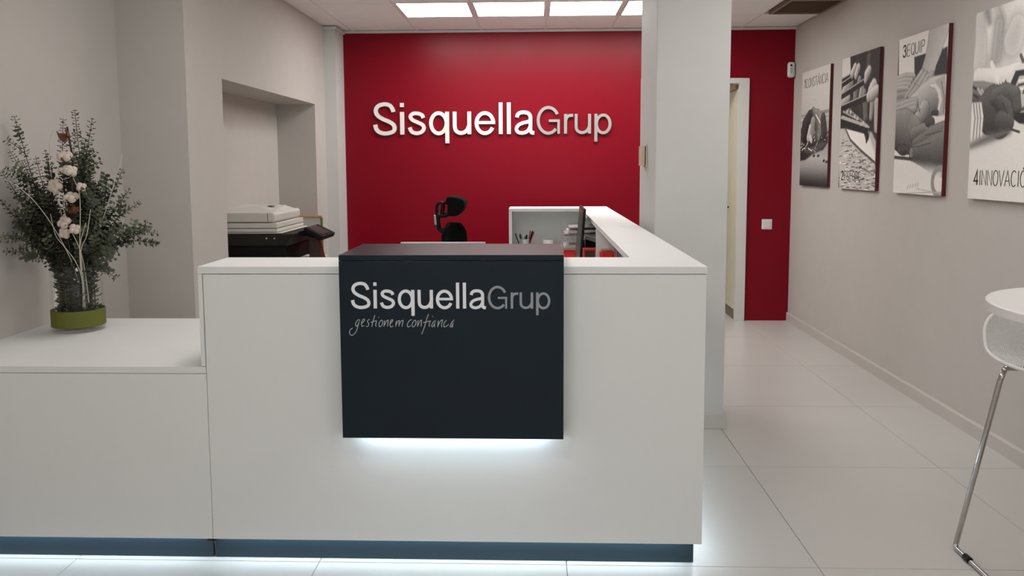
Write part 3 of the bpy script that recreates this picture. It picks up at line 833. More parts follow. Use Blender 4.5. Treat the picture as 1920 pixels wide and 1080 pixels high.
    p.line((0.105, 0.289), (0.333, 0.293), 0.012, 0.10)
    # paper on the table
    p.line((-0.023, 0.234), (0.387, 0.220), 0.011, 0.012)
    p.poly([(-0.023, 0.208), (1.000, 0.155), (1.016, 0.044), (-0.003, 0.070)], 0.62, 0.05)
    p.ring((0.954, 0.083), 0.13, 0.018, 0.30)
    for a_ in ((0.315, 0.030), (0.370, 0.036), (0.425, 0.042), (0.479, 0.047), (0.531, 0.052)):
        p.line(a_, (a_[0] + 0.02, a_[1] + 0.02), 0.004, 0.40)
    p.line((0.300, 0.002), (1.020, 0.025), 0.003, 0.40); p.line((0.516, 0.035), (1.021, 0.013), 0.003, 0.44)
    p.noise(0.010, 1.0)
    return p
def paint_4(w, h):
    p = Paint(w, h, 0.60, 190, 260, seed=8)
    V, U_ = p.v / h, p.u / w
    p.I = 0.54 + 0.10 * smooth(0.2, 0.7, U_)
    p.limb([(0.180, 1.006), (0.247, 0.896), (0.210, 0.779), (0.140, 0.714)], [0.10, 0.12, 0.11, 0.10], 0.78, 0.40, 0.05, (-0.9, 0.1))
    p.limb([(0.052, 0.972), (0.083, 0.832), (0.071, 0.719)], [0.06, 0.08, 0.10], 0.62, 0.46, 0.04)
    p.limb([(0.156, 0.989), (0.190, 0.934)], [0.03, 0.02], 0.25, 0.25, 0.03)
    p.limb([(0.321, 0.908), (0.304, 0.749)], [0.05, 0.06], 0.38, 0.34, 0.05)
    p.limb([(0.543, 0.862), (0.504, 0.808)], [0.10, 0.12], 0.48, 0.44, 0.07)
    p.limb([(0.065, 0.662), (0.356, 0.640), (0.571, 0.648)], [0.07, 0.07, 0.07], 0.76, 0.5, 0.03)
    p.line((0.244, 0.715), (0.333, 0.626), 0.012, 0.75, 0.01)
    p.poly([(-0.054, 0.266), (0.853, 0.366), (0.908, -0.063), (-0.004, -0.106)], 0.64, 0.06)
    p.limb([(-0.007, 0.577), (0.131, 0.569), (0.263, 0.571)], [0.09, 0.09, 0.06], 0.34, 0.06, 0.008)
    for i, (a_, b_) in enumerate((((0.001, 0.608), (0.074, 0.588)), ((0.074, 0.593), (0.132, 0.557)), ((0.022, 0.564), (0.094, 0.539)), ((0.129, 0.584), (0.187, 0.544)))):
        p.line(a_, b_, 0.008, 0.42 if i % 2 else 0.05)
    for i, (a_, b_) in enumerate((((0.262, 0.586), (0.283, 0.543)), ((0.286, 0.591), (0.312, 0.547)), ((0.317, 0.597), (0.342, 0.555)), ((0.347, 0.601), (0.376, 0.561)), ((0.381, 0.605), (0.405, 0.570)), ((0.414, 0.610), (0.439, 0.573)))):
        p.line(a_, b_, 0.008, 0.72); p.line((a_[0] + 0.02, a_[1]), (b_[0] + 0.02, b_[1]), 0.006, 0.10)
    # tablet
    p.poly([(0.430, 0.550), (0.533, 0.675), (0.567, 0.681), (0.854, 0.679), (0.902, 0.310), (0.692, 0.341), (0.501, 0.373)], 0.60, 0.005)
    p.poly([(0.454, 0.548), (0.552, 0.651), (0.857, 0.647), (0.894, 0.364), (0.628, 0.388), (0.506, 0.427)], 0.02, 0.005)
    p.poly([(0.542, 0.557), (0.598, 0.621), (0.862, 0.619), (0.885, 0.439), (0.632, 0.441)], 0.46, 0.005)
    for i, (a_, b_) in enumerate((((0.601, 0.597), (0.670, 0.600)), ((0.595, 0.577), (0.671, 0.579)), ((0.583, 0.557), (0.674, 0.557)), ((0.655, 0.536), (0.674, 0.563)))):
        p.line(a_, b_, 0.006, 0.06 if i % 2 else 0.74)
    for a_, b_ in (((0.634, 0.451), (0.637, 0.465)), ((0.652, 0.450), (0.655, 0.461)), ((0.670, 0.453), (0.673, 0.468))):
        p.line(a_, b_, 0.005, 0.05)
    p.line((0.603, 0.722), (0.635, 0.690), 0.010, 0.12)
    p.line((0.501, 0.368), (0.634, 0.346), 0.006, 0.05)
    # fist and striped cuff
    p.limb([(0.171, 0.472), (0.290, 0.467), (0.396, 0.431)], [0.13, 0.20, 0.17], 0.15, 0.03, 0.006, (-0.3, 1.0))
    p.limb([(0.307, 0.537), (0.429, 0.554), (0.552, 0.528), (0.595, 0.467)], [0.07, 0.075, 0.075, 0.05], 0.20, 0.035, 0.005, (-0.2, 1.0))
    p.limb([(0.374, 0.503), (0.457, 0.469), (0.494, 0.427)], [0.07, 0.075, 0.06], 0.17, 0.03, 0.005, (0.5, 0.8))
    p.limb([(0.399, 0.401), (0.473, 0.399), (0.506, 0.393)], [0.09, 0.08, 0.06], 0.17, 0.03, 0.005, (0.3, 1.0))
    p.line((0.411, 0.501), (0.481, 0.443), 0.0025, 0.02); p.line((0.243, 0.531), (0.371, 0.533), 0.002, 0.16)
    p.poly([(-0.024, 0.524), (0.132, 0.518), (0.170, 0.441), (0.158, 0.326), (0.012, 0.317)], 0.68, 0.006)
    for a_, b_, c_ in (((0.022, 0.517), (0.055, 0.436), (0.042, 0.324)), ((0.061, 0.518), (0.094, 0.434), (0.086, 0.326)), ((0.100, 0.518), (0.132, 0.432), (0.128, 0.327))):
        p.line(a_, b_, 0.006, 0.30); p.line(b_, c_, 0.006, 0.30)
    p.limb([(0.015, 0.288), (0.243, 0.324), (0.516, 0.352)], [0.02, 0.035, 0.02], 0.22, 0.16, 0.025)
    p.noise(0.008, 1.0)
    return p

F1 = {  # thin capitals: strokes in a box of width 0.62 and height 1
    'C': [arc(0.31, 0.5, 0.29, 0.5, 50, 310, 16)], 'O': [arc(0.31, 0.5, 0.29, 0.5, 0, 360, 20)], 'N': [[(0.04, 0), (0.04, 1), (0.56, 0), (0.56, 1)]],
    'S': [[(0.54, 0.82), (0.44, 0.97), (0.28, 1.0), (0.12, 0.93), (0.08, 0.76), (0.18, 0.60), (0.42, 0.46), (0.54, 0.30), (0.52, 0.12), (0.36, 0.0), (0.18, 0.02), (0.05, 0.18)]],
    'T': [[(0.0, 1), (0.6, 1)], [(0.3, 0), (0.3, 1)]], 'A': [[(0.0, 0), (0.30, 1), (0.6, 0)], [(0.11, 0.34), (0.49, 0.34)]], 'I': [[(0.10, 0), (0.10, 1)]],
    'E': [[(0.52, 1), (0.06, 1), (0.06, 0), (0.54, 0)], [(0.06, 0.52), (0.48, 0.52)]], 'F': [[(0.52, 1), (0.06, 1), (0.06, 0)], [(0.06, 0.52), (0.46, 0.52)]],
    'R': [[(0.06, 0), (0.06, 1), (0.36, 1), (0.52, 0.88), (0.52, 0.64), (0.36, 0.52), (0.06, 0.52)], [(0.34, 0.52), (0.54, 0)]],
    'Q': [arc(0.31, 0.5, 0.29, 0.5, 0, 360, 20), [(0.38, 0.22), (0.62, -0.06)]], 'U': [[(0.05, 1), (0.05, 0.24), (0.16, 0.04), (0.31, 0), (0.46, 0.04), (0.57, 0.24), (0.57, 1)]],
    'P': [[(0.06, 0), (0.06, 1), (0.36, 1), (0.53, 0.88), (0.53, 0.62), (0.36, 0.48), (0.06, 0.48)]], 'V': [[(0.0, 1), (0.29, 0), (0.58, 1)]],
    '1': [[(0.08, 0.76), (0.26, 1.0), (0.26, 0)]], '2': [[(0.06, 0.76), (0.14, 0.94), (0.30, 1), (0.47, 0.92), (0.50, 0.72), (0.38, 0.48), (0.06, 0.03), (0.54, 0.03)]],
    '3': [[(0.06, 0.80), (0.14, 0.95), (0.30, 1), (0.46, 0.93), (0.49, 0.74), (0.40, 0.58), (0.24, 0.54), (0.42, 0.49), (0.53, 0.30), (0.46, 0.08), (0.28, 0), (0.12, 0.05), (0.04, 0.22)]],
    '4': [[(0.56, 0.27), (0.03, 0.27), (0.42, 1), (0.42, 0)]],
}
def lettering(text, u0, v0, hgt, y_far, zb, parent, adv=0.70, squeeze=1.0):
    mb = MB()
    x = 0.0
    fx = XR - 0.0262
    for ch, acc in text:
        wd = 0.0195 if ch.isdigit() else 0.0082
        fn = lambda a, b, d: (fx - d, y_far - (u0 + a), zb + v0 + b)
        for st in F1[ch]:
            mb.ribbon([((x + p[0]) * hgt * squeeze, p[1] * hgt) for p in st], wd * 0.5, fn, 0.0, 0.0012)
        if acc == "'": mb.ribbon([((x + 0.28) * hgt * squeeze, 1.10 * hgt), ((x + 0.40) * hgt * squeeze, 1.26 * hgt)], 0.006, fn, 0, 0.0012)
        if acc == '`': mb.ribbon([((x + 0.34) * hgt * squeeze, 1.08 * hgt), ((x + 0.22) * hgt * squeeze, 1.24 * hgt)], 0.006, fn, 0, 0.0012)
        if acc == ',': mb.ribbon([((x + 0.32) * hgt * squeeze, 0.0), ((x + 0.36) * hgt * squeeze, -0.10 * hgt), ((x + 0.22) * hgt * squeeze, -0.18 * hgt)], 0.005, fn, 0, 0.0012)
        x += 0.30 if ch == 'I' else (adv if not ch == '1' else 0.52)
    mb.build('lettering', 'ink', parent, weld=False)

def canvas(label, y_near, y_far, paint, text, u0, v0, hgt, squeeze=1.0):
    z0, z1 = 1.287, 2.272
    w, h = y_far - y_near, z1 - z0
    t_ = thing('canvas_print', label, 'canvas', (XR, (y_near + y_far) / 2, z0), 'black and white canvases on the grey wall')
    box('canvas_body', 'poster_side', (XR - 0.025, XR - 0.0005, y_near, y_far, z0, z1), t_)
    p = paint(w, h)
    nv, nu = p.I.shape
    g = np.clip(np.where(p.I > 0.3, 0.3 + (p.I - 0.3) * 1.55, p.I * (0.55 + 1.5 * p.I)), 0.010, 0.86)
    rgb = np.stack([g * 1.0, g * 0.955, g * 0.90, np.ones_like(g)], -1).reshape(-1, 4)
    off = wloc(t_)
    co = np.stack([np.full(g.size, XR - 0.0258) - off.x, (y_far - p.u.reshape(-1)) - off.y, (z0 + p.v.reshape(-1)) - off.z], -1)
    idx = np.arange(nu * nv).reshape(nv, nu)
    q = np.stack([idx[:-1, :-1], idx[1:, :-1], idx[1:, 1:], idx[:-1, 1:]], -1).reshape(-1, 4)
    # normal must face -X
    me = bpy.data.meshes.new('photograph')
    me.from_pydata(co.tolist(), [], q[:, ::-1].tolist())
    at = me.attributes.new('print', 'FLOAT_COLOR', 'POINT')
    at.data.foreach_set('color', rgb.astype(np.float32).reshape(-1))
    me.materials.append(MT['photo'])
    o = bpy.data.objects.new('photograph', me)
    COL.objects.link(o)
    o.parent = t_
    lettering(text, u0, v0, hgt, y_far, z0, t_, squeeze=squeeze)
T = lambda s: [(c, a) for c, a in s]
canvas('canvas print of hands over a heap of twigs, lettered 1 CONSTANCIA, nearest the red wall', 6.34, 6.995, paint_1,
       [('1', ''), ('C', ''), ('O', ''), ('N', ''), ('S', ''), ('T', ''), ('A', '`'), ('N', ''), ('C', ''), ('I', ''), ('A', '')], 0.06, 0.845, 0.075, 1.05)
canvas('canvas print of a rowing crew and oars, lettered 2 ESFORC along its foot', 5.45, 6.10, paint_2,
       [('2', ''), ('E', ''), ('S', ''), ('F', ''), ('O', ''), ('R', ''), ('C', ',')], 0.05, 0.065, 0.068, 1.1)
canvas('canvas print of stacked hands, lettered 3 EQUIP in its upper corner', 4.565, 5.175, paint_3,
       [('3', ''), ('E', ''), ('Q', ''), ('U', ''), ('I', ''), ('P', '')], 0.065, 0.865, 0.072, 1.05)
canvas('canvas print of a fist beside a tablet, lettered 4 INNOVACIO, cut by the picture edge', 3.62, 4.292, paint_4,
       [('4', ''), ('I', ''), ('N', ''), ('N', ''), ('O', ''), ('V', ''), ('A', ''), ('C', ''), ('I', ''), ('O', "'")], 0.055, 0.075, 0.078, 0.93)

# ------------------------------------------------------------------ small fittings
sw = thing('light_switch', 'small white light switch on the red wall beside the door', 'switch', (2.157, YB, 0.914))
box('plate', 'plastic_w', (2.109, 2.205, YB - 0.010, YB - 0.0005, 0.866, 0.962), sw, bevel=0.008, seg=3)
box('rocker', 'plastic_w', (2.122, 2.192, YB - 0.015, YB - 0.010, 0.879, 0.949), sw, bevel=0.003)
ms = thing('motion_sensor', 'white rounded motion sensor mounted in the corner of the red wall', 'sensor', (2.335, YB - 0.03, 2.26))
sb = MB().box(2.302, 2.368, YB - 0.05, YB - 0.0005, 2.262, 2.405).build('housing', 'plastic_w', ms, bevel=0.024, seg=5)
MB().ball((2.328, YB - 0.051, 2.372), (0.010, 0.004, 0.010)).build('eye', 'plastic_k', ms, smooth=True)
box('lens', 'silver', (2.319, 2.337, YB - 0.055, YB - 0.050, 2.300, 2.350), ms, bevel=0.002)
tb = thing('wall_controller', 'small cream intercom box on the side of the pale pillar', 'intercom', (PX0, 4.63, 1.46))
box('base_plate', 'plastic_c', (PX0 - 0.009, PX0 - 0.0005, 4.57, 4.70, 1.462, 1.592), tb, bevel=0.002)
box('inner_box', 'plastic_k', (PX0 - 0.013, PX0 - 0.009, 4.578, 4.692, 1.472, 1.584), tb)
box('cover', 'plastic_c', (PX0 - 0.034, PX0 - 0.013, 4.576, 4.694, 1.470, 1.586), tb, bevel=0.003)

# ------------------------------------------------------------------ copier in the niche
PY_ = 5.20
cp = thing('copier', 'large office copier with off-white scanner lid and black body in the recess', 'copier', (-1.95, 5.5, 0))
box('body', 'printer_k', (-2.22, -1.72, PY_ + 0.01, 5.79, 0.04, 0.93), cp, bevel=0.01)
ub = MB().hexa([(-2.22, PY_, 0.93), (-1.70, PY_, 0.93), (-1.70, 5.80, 0.93), (-2.22, 5.80, 0.93)], [(-2.22, PY_, 1.014), (-1.66, PY_, 1.014), (-1.66, 5.80, 1.014), (-2.22, 5.80, 1.014)])
ub.build('upper_body', 'printer_d', cp, bevel=0.008)
for x in (-1.83, -1.80):
    MB().lathe([(0.0, 0), (0.006, 0), (0.006, 0.004), (0, 0.004)], (0, 0, 0), 12).build('screw', 'silver', cp)
    o = COL.objects[-1] if False else None
for i, o in enumerate([c for c in cp.children if c.name.startswith('screw')]):
    for vtx in o.data.vertices:
        x, y, z = vtx.co + wloc(cp)
        vtx.co = Vector(((-1.84 + 0.055 * i) + x, PY_ - z, 0.985 + y)) - wloc(cp)
box('drawer', 'printer_d', (-1.722, -1.70, PY_ + 0.03, 5.77, 0.40, 0.64), cp, bevel=0.005)
box('drawer', 'printer_d', (-1.722, -1.70, PY_ + 0.03, 5.77, 0.10, 0.36), cp, bevel=0.005)
box('output_tray', 'printer_k', (-1.72, -1.60, PY_ + 0.12, 5.74, 0.80, 0.815), cp, bevel=0.003)
box('paper_sheet', 'paper', (-1.70, -1.545, 5.50, 5.66, 0.8155, 0.822), cp)
for x0, x1, z0, z1 in ((-2.22, -1.735, 1.016, 1.024), (-2.22, -1.765, 1.027, 1.050), (-2.22, -1.765, 1.054, 1.088)):
    box('scanner_layer', 'printer_w', (x0, x1, PY_ + 0.005, 5.80, z0, z1), cp, bevel=0.004)
# document feeder lid with rounded front end and a hump
prof = [(-2.22, 1.092), (-1.80, 1.092), (-1.785, 1.100), (-1.782, 1.150), (-1.80, 1.160), (-2.22, 1.160)]
MB().prism(prof, lambda x, z, d: (x, d, z), PY_ + 0.01, 5.79).build('lid', 'printer_w', cp, bevel=0.012, seg=3)
hump = MB().hexa([(-2.22, 5.30, 1.158), (-1.81, 5.30, 1.158), (-1.80, 5.74, 1.158), (-2.22, 5.74, 1.158)], [(-2.20, 5.40, 1.176), (-1.98, 5.42, 1.196), (-1.86, 5.66, 1.190), (-2.20, 5.70, 1.196)])
hump.build('feeder_cover', 'printer_w', cp, bevel=0.012, seg=3)
box('lid_seam', 'printer_d', (-1.832, -1.829, PY_ + 0.0088, PY_ + 0.0105, 1.096, 1.156), cp)
box('lid_label', 'card', (-1.92, -1.87, 5.46, 5.52, 1.1925, 1.1945), cp)
# tilted control panel on an arm
pn = MB().hexa([(-1.62, 5.30, 1.022), (-1.49, 5.30, 0.958), (-1.49, 5.62, 0.958), (-1.62, 5.62, 1.022)], [(-1.605, 5.30, 1.052), (-1.475, 5.30, 0.988), (-1.475, 5.62, 0.988), (-1.605, 5.62, 1.052)])
pn.build('control_panel', 'printer_k', cp, bevel=0.006)
MB().hexa([(-1.598, 5.33, 1.0500), (-1.492, 5.33, 0.9978), (-1.492, 5.54, 0.9978), (-1.598, 5.54, 1.0500)], [(-1.597, 5.33, 1.0520), (-1.491, 5.33, 0.9998), (-1.491, 5.54, 0.9998), (-1.597, 5.54, 1.0520)]).build('touch_screen', 'screen', cp)
MB().hexa([(-1.70, 5.36, 0.99), (-1.59, 5.36, 0.985), (-1.59, 5.58, 0.985), (-1.70, 5.58, 0.99)], [(-1.70, 5.36, 1.01), (-1.60, 5.36, 1.03), (-1.60, 5.58, 1.03), (-1.70, 5.58, 1.01)]).build('panel_arm', 'printer_k', cp)
MB().hexa([(-1.62, 5.44, 0.80), (-1.52, 5.44, 0.80), (-1.52, 5.52, 0.80), (-1.62, 5.52, 0.80)], [(-1.62, 5.44, 0.98), (-1.56, 5.44, 0.96), (-1.56, 5.52, 0.96), (-1.62, 5.52, 0.98)]).build('side_bracket', 'screen_b', cp, bevel=0.004)
for sx in (-2.18, -1.76):
    for sy in (5.26, 5.74):
        box('foot', 'plastic_k', (sx - 0.025, sx + 0.025, sy - 0.025, sy + 0.025, 0.0, 0.04), cp)

# framed picture standing behind it
fp = thing('framed_picture', 'thin wooden picture frame with white sheet standing behind the copier', 'picture frame', (-2.02, 6.6, 0))
box('sheet', 'paper', (-2.20, -1.862, 6.615, 6.622, 0.02, 1.03), fp)
box('top_bar', 'wood', (-2.22, -1.848, 6.60, 6.63, 1.03, 1.048), fp, bevel=0.002)
box('side_bar', 'glass_green', (-1.862, -1.846, 6.60, 6.63, 0.0, 1.03), fp, bevel=0.002)
box('side_bar', 'glass_green', (-2.216, -2.20, 6.60, 6.63, 0.0, 1.03), fp, bevel=0.002)
box('bottom_bar', 'wood', (-2.20, -1.862, 6.60, 6.63, 0.0, 0.02), fp)

# ------------------------------------------------------------------ office chair behind the desk
oc = thing('office_chair', 'black office chair with headrest, seen above the logo panel against the red wall', 'chair', (-0.62, 5.78, 0))
CY = 5.78
# headrest: a thick curved pad
hr = MB()
HP = [(548, 172), (590, 158), (690, 165), (790, 195), (842, 240), (848, 300), (820, 380), (760, 450), (680, 482), (590, 475), (556, 430), (562, 330), (542, 230)]
hx = lambda x: -0.752 + (780 + x / 9 - 818) / 248
hz = lambda y: 1.248 - (350 + y / 9 - 367) / 250
pad = [tuple(p) for p in spline([(hx(x), hz(y)) for x, y in HP], 3, True)]
hr.prism(pad, lambda x, z, d: (x, d, z), CY - 0.11, CY + 0.11)
hr.build('headrest', 'fabric_k', oc, bevel=0.018, seg=4)
br = MB()
B3 = lambda pts: [tuple(p) for p in spline([(hx(x), CY, hz(y)) for x, y in pts], 5)]
br.tube(B3([(352, 500), (352, 400), (352, 340), (375, 290), (425, 268), (470, 275), (510, 260), (560, 235)]), 0.012, 10)
br.tube(B3([(352, 480), (410, 490), (480, 488), (560, 455)]), 0.018, 10)
br.tube(B3([(455, 275), (462, 330), (450, 400), (440, 480)]), 0.016, 10)
br.tube(B3([(500, 270), (552, 300), (560, 380)]), 0.010, 10)
br.build('headrest_bracket', 'plastic_k', oc, smooth=True)
po = MB().tube([tuple(p) for p in spline([(-0.742, CY, 1.11), (-0.738, CY, 1.05), (-0.728, CY, 1.0), (-0.69, CY, 0.96), (-0.66, CY, 0.80), (-0.70, CY, 0.60), (-0.68, CY, 0.48)], 6)], 0.019, 10)
po.build('back_post', 'plastic_k', oc, smooth=True)
MB().hexa([(-0.762, CY - 0.028, 1.035), (-0.744, CY - 0.028, 1.032), (-0.744, CY + 0.028, 1.032), (-0.762, CY + 0.028, 1.035)], [(-0.766, CY - 0.028, 1.108), (-0.750, CY - 0.028, 1.105), (-0.750, CY + 0.028, 1.105), (-0.766, CY + 0.028, 1.108)]).build('post_plate', 'silver', oc, bevel=0.003)
# backrest: curved sheet turned to the right
bk = MB()
rows, cols = 12, 9
for layer, off_ in ((0, 0.0), (1, 0.035)):
    pass
vs_, fs_ = [], []
for r in range(rows + 1):
    tt = r / rows
    z = 0.56 + 0.49 * tt
    half = 0.235 * (1 - 0.55 * max(0, (tt - 0.8) / 0.2) ** 2)
    for c in range(cols + 1):
        s = -1 + 2 * c / cols
        a = s * half
        dpt = -0.07 * s * s + 0.02 - 0.07 * (tt - 0.2)
        for o_ in (0.0, 0.05):
            # local: x forward (towards +X), y across; turned by 62 degrees
            lx, ly = -(dpt) * 1.0 + o_ - 0.02, a
            ca, sa = math.cos(math.radians(-58)), math.sin(math.radians(-58))
            vs_.append((-0.665 + 0.035 * (1 - tt) + lx * ca - ly * sa * 0.36, CY + lx * sa + ly * ca, z))
W2 = 2 * (cols + 1)
for r in range(rows):
    for c in range(cols):
        i = r * W2 + c * 2
        fs_.append((i, i + 2, i + W2 + 2, i + W2)); fs_.append((i + 1, i + W2 + 1, i + W2 + 3, i + 3))
for r in range(rows):
    for c in (0, cols):
        i = r * W2 + c * 2
        fs_.append((i, i + W2, i + W2 + 1, i + 1))
for c in range(cols):
    for r in (0, rows):
        i = r * W2 + c * 2
        fs_.append((i, i + 1, i + 3, i + 2))
bk.add(vs_, fs_).build('backrest', 'fabric_k', oc, smooth=True)
MB().box(-0.64, -0.14, CY - 0.25, CY + 0.25, 0.44, 0.52).build('seat', 'fabric_k', oc, bevel=0.03, seg=4)
MB().tube([(-0.40, CY, 0.10), (-0.40, CY, 0.44)], 0.028, 14).build('gas_lift', 'plastic_k', oc)
for i in range(5):
    a = 2 * PI * i / 5
    ex, ey = -0.40 + 0.30 * math.cos(a), CY + 0.30 * math.sin(a)
    MB().tube([(-0.40, CY, 0.12), (ex, ey, 0.075)], [0.03, 0.018], 10).build('base_arm', 'plastic_k', oc)
    MB().ball((ex, ey, 0.03), (0.03, 0.03, 0.03), 12, 8).build('caster', 'plastic_k', oc, smooth=True)
box('tilt_link', 'plastic_k', (-0.70, -0.36, CY - 0.03, CY + 0.03, 0.40, 0.445), oc)

# ------------------------------------------------------------------ things on the work surface
WT = 0.74
# screen whose top edge peeks over the black panel
m1 = thing('monitor', 'flat screen with bright top edge peeking above the black logo panel', 'monitor', (-0.42, 3.5, WT))
box('screen_housing', 'silver', (-0.62, -0.232, 3.50, 3.515, 0.80, 1.1285), m1, bevel=0.002)
box('screen', 'plastic_k', (-0.615, -0.237, 3.515, 3.519, 0.805, 1.1245), m1)
box('stand', 'silver', (-0.45, -0.40, 3.49, 3.50, WT + 0.008, 0.95), m1)
box('stand_foot', 'silver', (-0.53, -0.32, 3.42, 3.60, WT, WT + 0.008), m1, bevel=0.002)

m2 = thing('monitor', 'black monitor seen almost edge-on beside the side counter', 'monitor', (0.29, 5.34, WT))
ya, yb = 5.08, 5.60
def slab(x_top, x_bot, dx, y0, y1, z0, z1):
    return MB().hexa([(x_bot, y0, z0), (x_bot + dx, y0, z0), (x_bot + dx, y1, z0), (x_bot, y1, z0)], [(x_top, y0, z1), (x_top + dx, y0, z1), (x_top + dx, y1, z1), (x_top, y1, z1)])
slab(0.312, 0.283, 0.016, ya, yb, 0.80, 1.187).build('screen_housing', 'plastic_k', m2, bevel=0.002)
slab(0.3097, 0.2837, 0.001, ya + 0.03, yb - 0.015, 0.825, 1.172).build('screen', 'screen', m2)
MB().hexa([(0.300, 5.30, WT + 0.008), (0.345, 5.30, WT + 0.008), (0.345, 5.38, WT + 0.008), (0.300, 5.38, WT + 0.008)], [(0.312, 5.30, 0.96), (0.330, 5.30, 0.96), (0.330, 5.38, 0.96), (0.312, 5.38, 0.96)]).build('stand', 'plastic_k', m2)
MB().prism([(0.20, 5.22), (0.40, 5.22), (0.40, 5.46), (0.20, 5.46)], lambda x, y, d: (x, y, d), WT, WT + 0.009).build('stand_foot', 'plastic_k', m2, bevel=0.002)

# pen pot and pens
pc = thing('pen_pot', 'silver pen pot on the worktop in front of the shelf back', 'pen pot', (-0.098, 6.40, WT))
MB().lathe([(0.0, 0.0), (0.040, 0.0), (0.041, 0.123), (0.037, 0.123), (0.036, 0.005), (0.0, 0.005)], (-0.098, 6.40, WT), 28).build('cup', 'silver', pc, smooth=False)
MB().lathe([(0.0405, 0.115), (0.0425, 0.117), (0.0425, 0.125), (0.037, 0.125), (0.037, 0.121)], (-0.098, 6.40, WT), 28, close=True).build('rim', 'silver', pc)
pens = [((-0.118, 6.40), (-0.175, 6.40, 1.005), 'plastic_k', 'thin dark pen leaning furthest left in the silver pot', 0.0045),
        ((-0.108, 6.41), (-0.135, 6.41, 0.995), 'green_p', 'thick dark green marker in the silver pot', 0.009),
        ((-0.095, 6.385), (-0.090, 6.39, 0.965), 'green_p', 'short green pen standing upright in the silver pot', 0.006),
        ((-0.090, 6.41), (-0.078, 6.41, 0.985), 'plastic_k', 'short black pen standing upright in the silver pot', 0.007),
        ((-0.082, 6.40), (-0.030, 6.41, 1.035), 'plastic_k', 'black pen leaning right between the red pencils in the pot', 0.006),
        ((-0.080, 6.39), (-0.048, 6.385, 1.045), 'red_d', 'dark red pencil leaning right in the silver pot', 0.005),
        ((-0.078, 6.41), (-0.018, 6.40, 1.030), 'red_d', 'dark red pencil leaning furthest right in the silver pot', 0.005)]
for (bx0, by0), tip, m_, lab, r in pens:
    b0, t0 = Vector((bx0, by0, WT + 0.012)), Vector((tip[0], tip[1], 0.863 + (tip[2] - 0.926) * 0.62))
    p = thing('pen', lab, 'pen', b0, 'pens in the silver pot')
    d = t0 - b0
    MB().tube([b0, b0 + d * 0.72], r, 10).build('barrel', m_, p)
    MB().tube([b0 + d * 0.722, b0 + d * 0.93, t0], [r * 1.1, r * 1.1, r * 0.5], 10).build('cap', m_, p)

# clear tape dish
td = thing('round_pot', 'small white round pot on the worktop right of the pen pot', 'pot', (0.098, 6.42, WT))
MB().lathe([(0.0, 0.0), (0.040, 0.0), (0.042, 0.115), (0.039, 0.115), (0.037, 0.006), (0.0, 0.006)], (0.098, 6.42, WT), 28).build('bowl', 'plastic_w', td)
MB().lathe([(0.039, 0.108), (0.0425, 0.110), (0.0425, 0.118), (0.039, 0.118)], (0.098, 6.42, WT), 28, close=True).build('rim', 'plastic_w', td)

# wire letter trays, stacked, with papers
def tray(label, x0, x1, y0, y1, z, m_='silver'):
    t_ = thing('letter_tray', label, 'letter tray', ((x0 + x1) / 2, (y0 + y1) / 2, z), 'wire letter trays under the side counter')
    for zz in (z + 0.004, z + 0.055):
        MB().tube([(x0, y0, zz), (x1, y0, zz), (x1, y1, zz), (x0, y1, zz)], 0.0028, 6, closed=True).build('rim_wire', m_, t_)
    for i in range(7):
        x = x0 + (x1 - x0) * i / 6
        MB().tube([(x, y0, z + 0.055), (x, y0, z + 0.004), (x, y1, z + 0.004), (x, y1, z + 0.055)], 0.0016, 5).build('wire', m_, t_)
    for i in range(1, 5):
        y = y0 + (y1 - y0) * i / 5
        MB().tube([(x0, y, z + 0.055), (x0, y, z + 0.004), (x1, y, z + 0.004), (x1, y, z + 0.055)], 0.0016, 5).build('wire', m_, t_)
    for x, y in ((x0, y0), (x1, y0), (x0, y1), (x1, y1)):
        MB().tube([(x, y, z), (x, y, z + 0.092)], 0.003, 6).build('post', m_, t_)
    return t_
tray('lowest wire letter tray of the stack beside the edge-on monitor', 0.20, 0.50, 5.86, 6.18, WT)
tray('middle wire letter tray of the stack beside the edge-on monitor', 0.20, 0.50, 5.86, 6.18, WT + 0.094)
tray('topmost wire letter tray of the stack, heaped with papers', 0.20, 0.50, 5.86, 6.18, WT + 0.188)
def sheets(label, x0, x1, y0, y1, z, hgt, m_, tilt=0.0):
    o = MB().hexa([(x0, y0, z), (x1, y0, z + tilt), (x1, y1, z + tilt), (x0, y1, z)], [(x0 + 0.005, y0 + 0.004, z + hgt), (x1, y0, z + hgt + tilt), (x1 + 0.004, y1, z + hgt + tilt), (x0, y1, z + hgt)]).build('paper_stack', m_, None, bevel=0.001)
    tag(o, label, 'papers', 'papers in the wire trays')
sheets('flat white paper stack in the middle wire tray', 0.215, 0.485, 5.88, 6.16, WT + 0.101, 0.022, 'paper')
sheets('grey folder lying in the topmost wire tray', 0.215, 0.485, 5.88, 6.16, WT + 0.195, 0.016, 'card')
sheets('tilted white paper stack on the grey folder in the topmost tray', 0.24, 0.48, 5.885, 6.15, WT + 0.2125, 0.020, 'paper', 0.012)
sheets('dark grey folder crowning the paper heap in the topmost tray', 0.25, 0.485, 5.89, 6.15, WT + 0.2475, 0.012, 'card', 0.012)
sheets('dark folder lying in the lowest wire tray', 0.215, 0.485, 5.88, 6.16, WT + 0.007, 0.03, 'card')

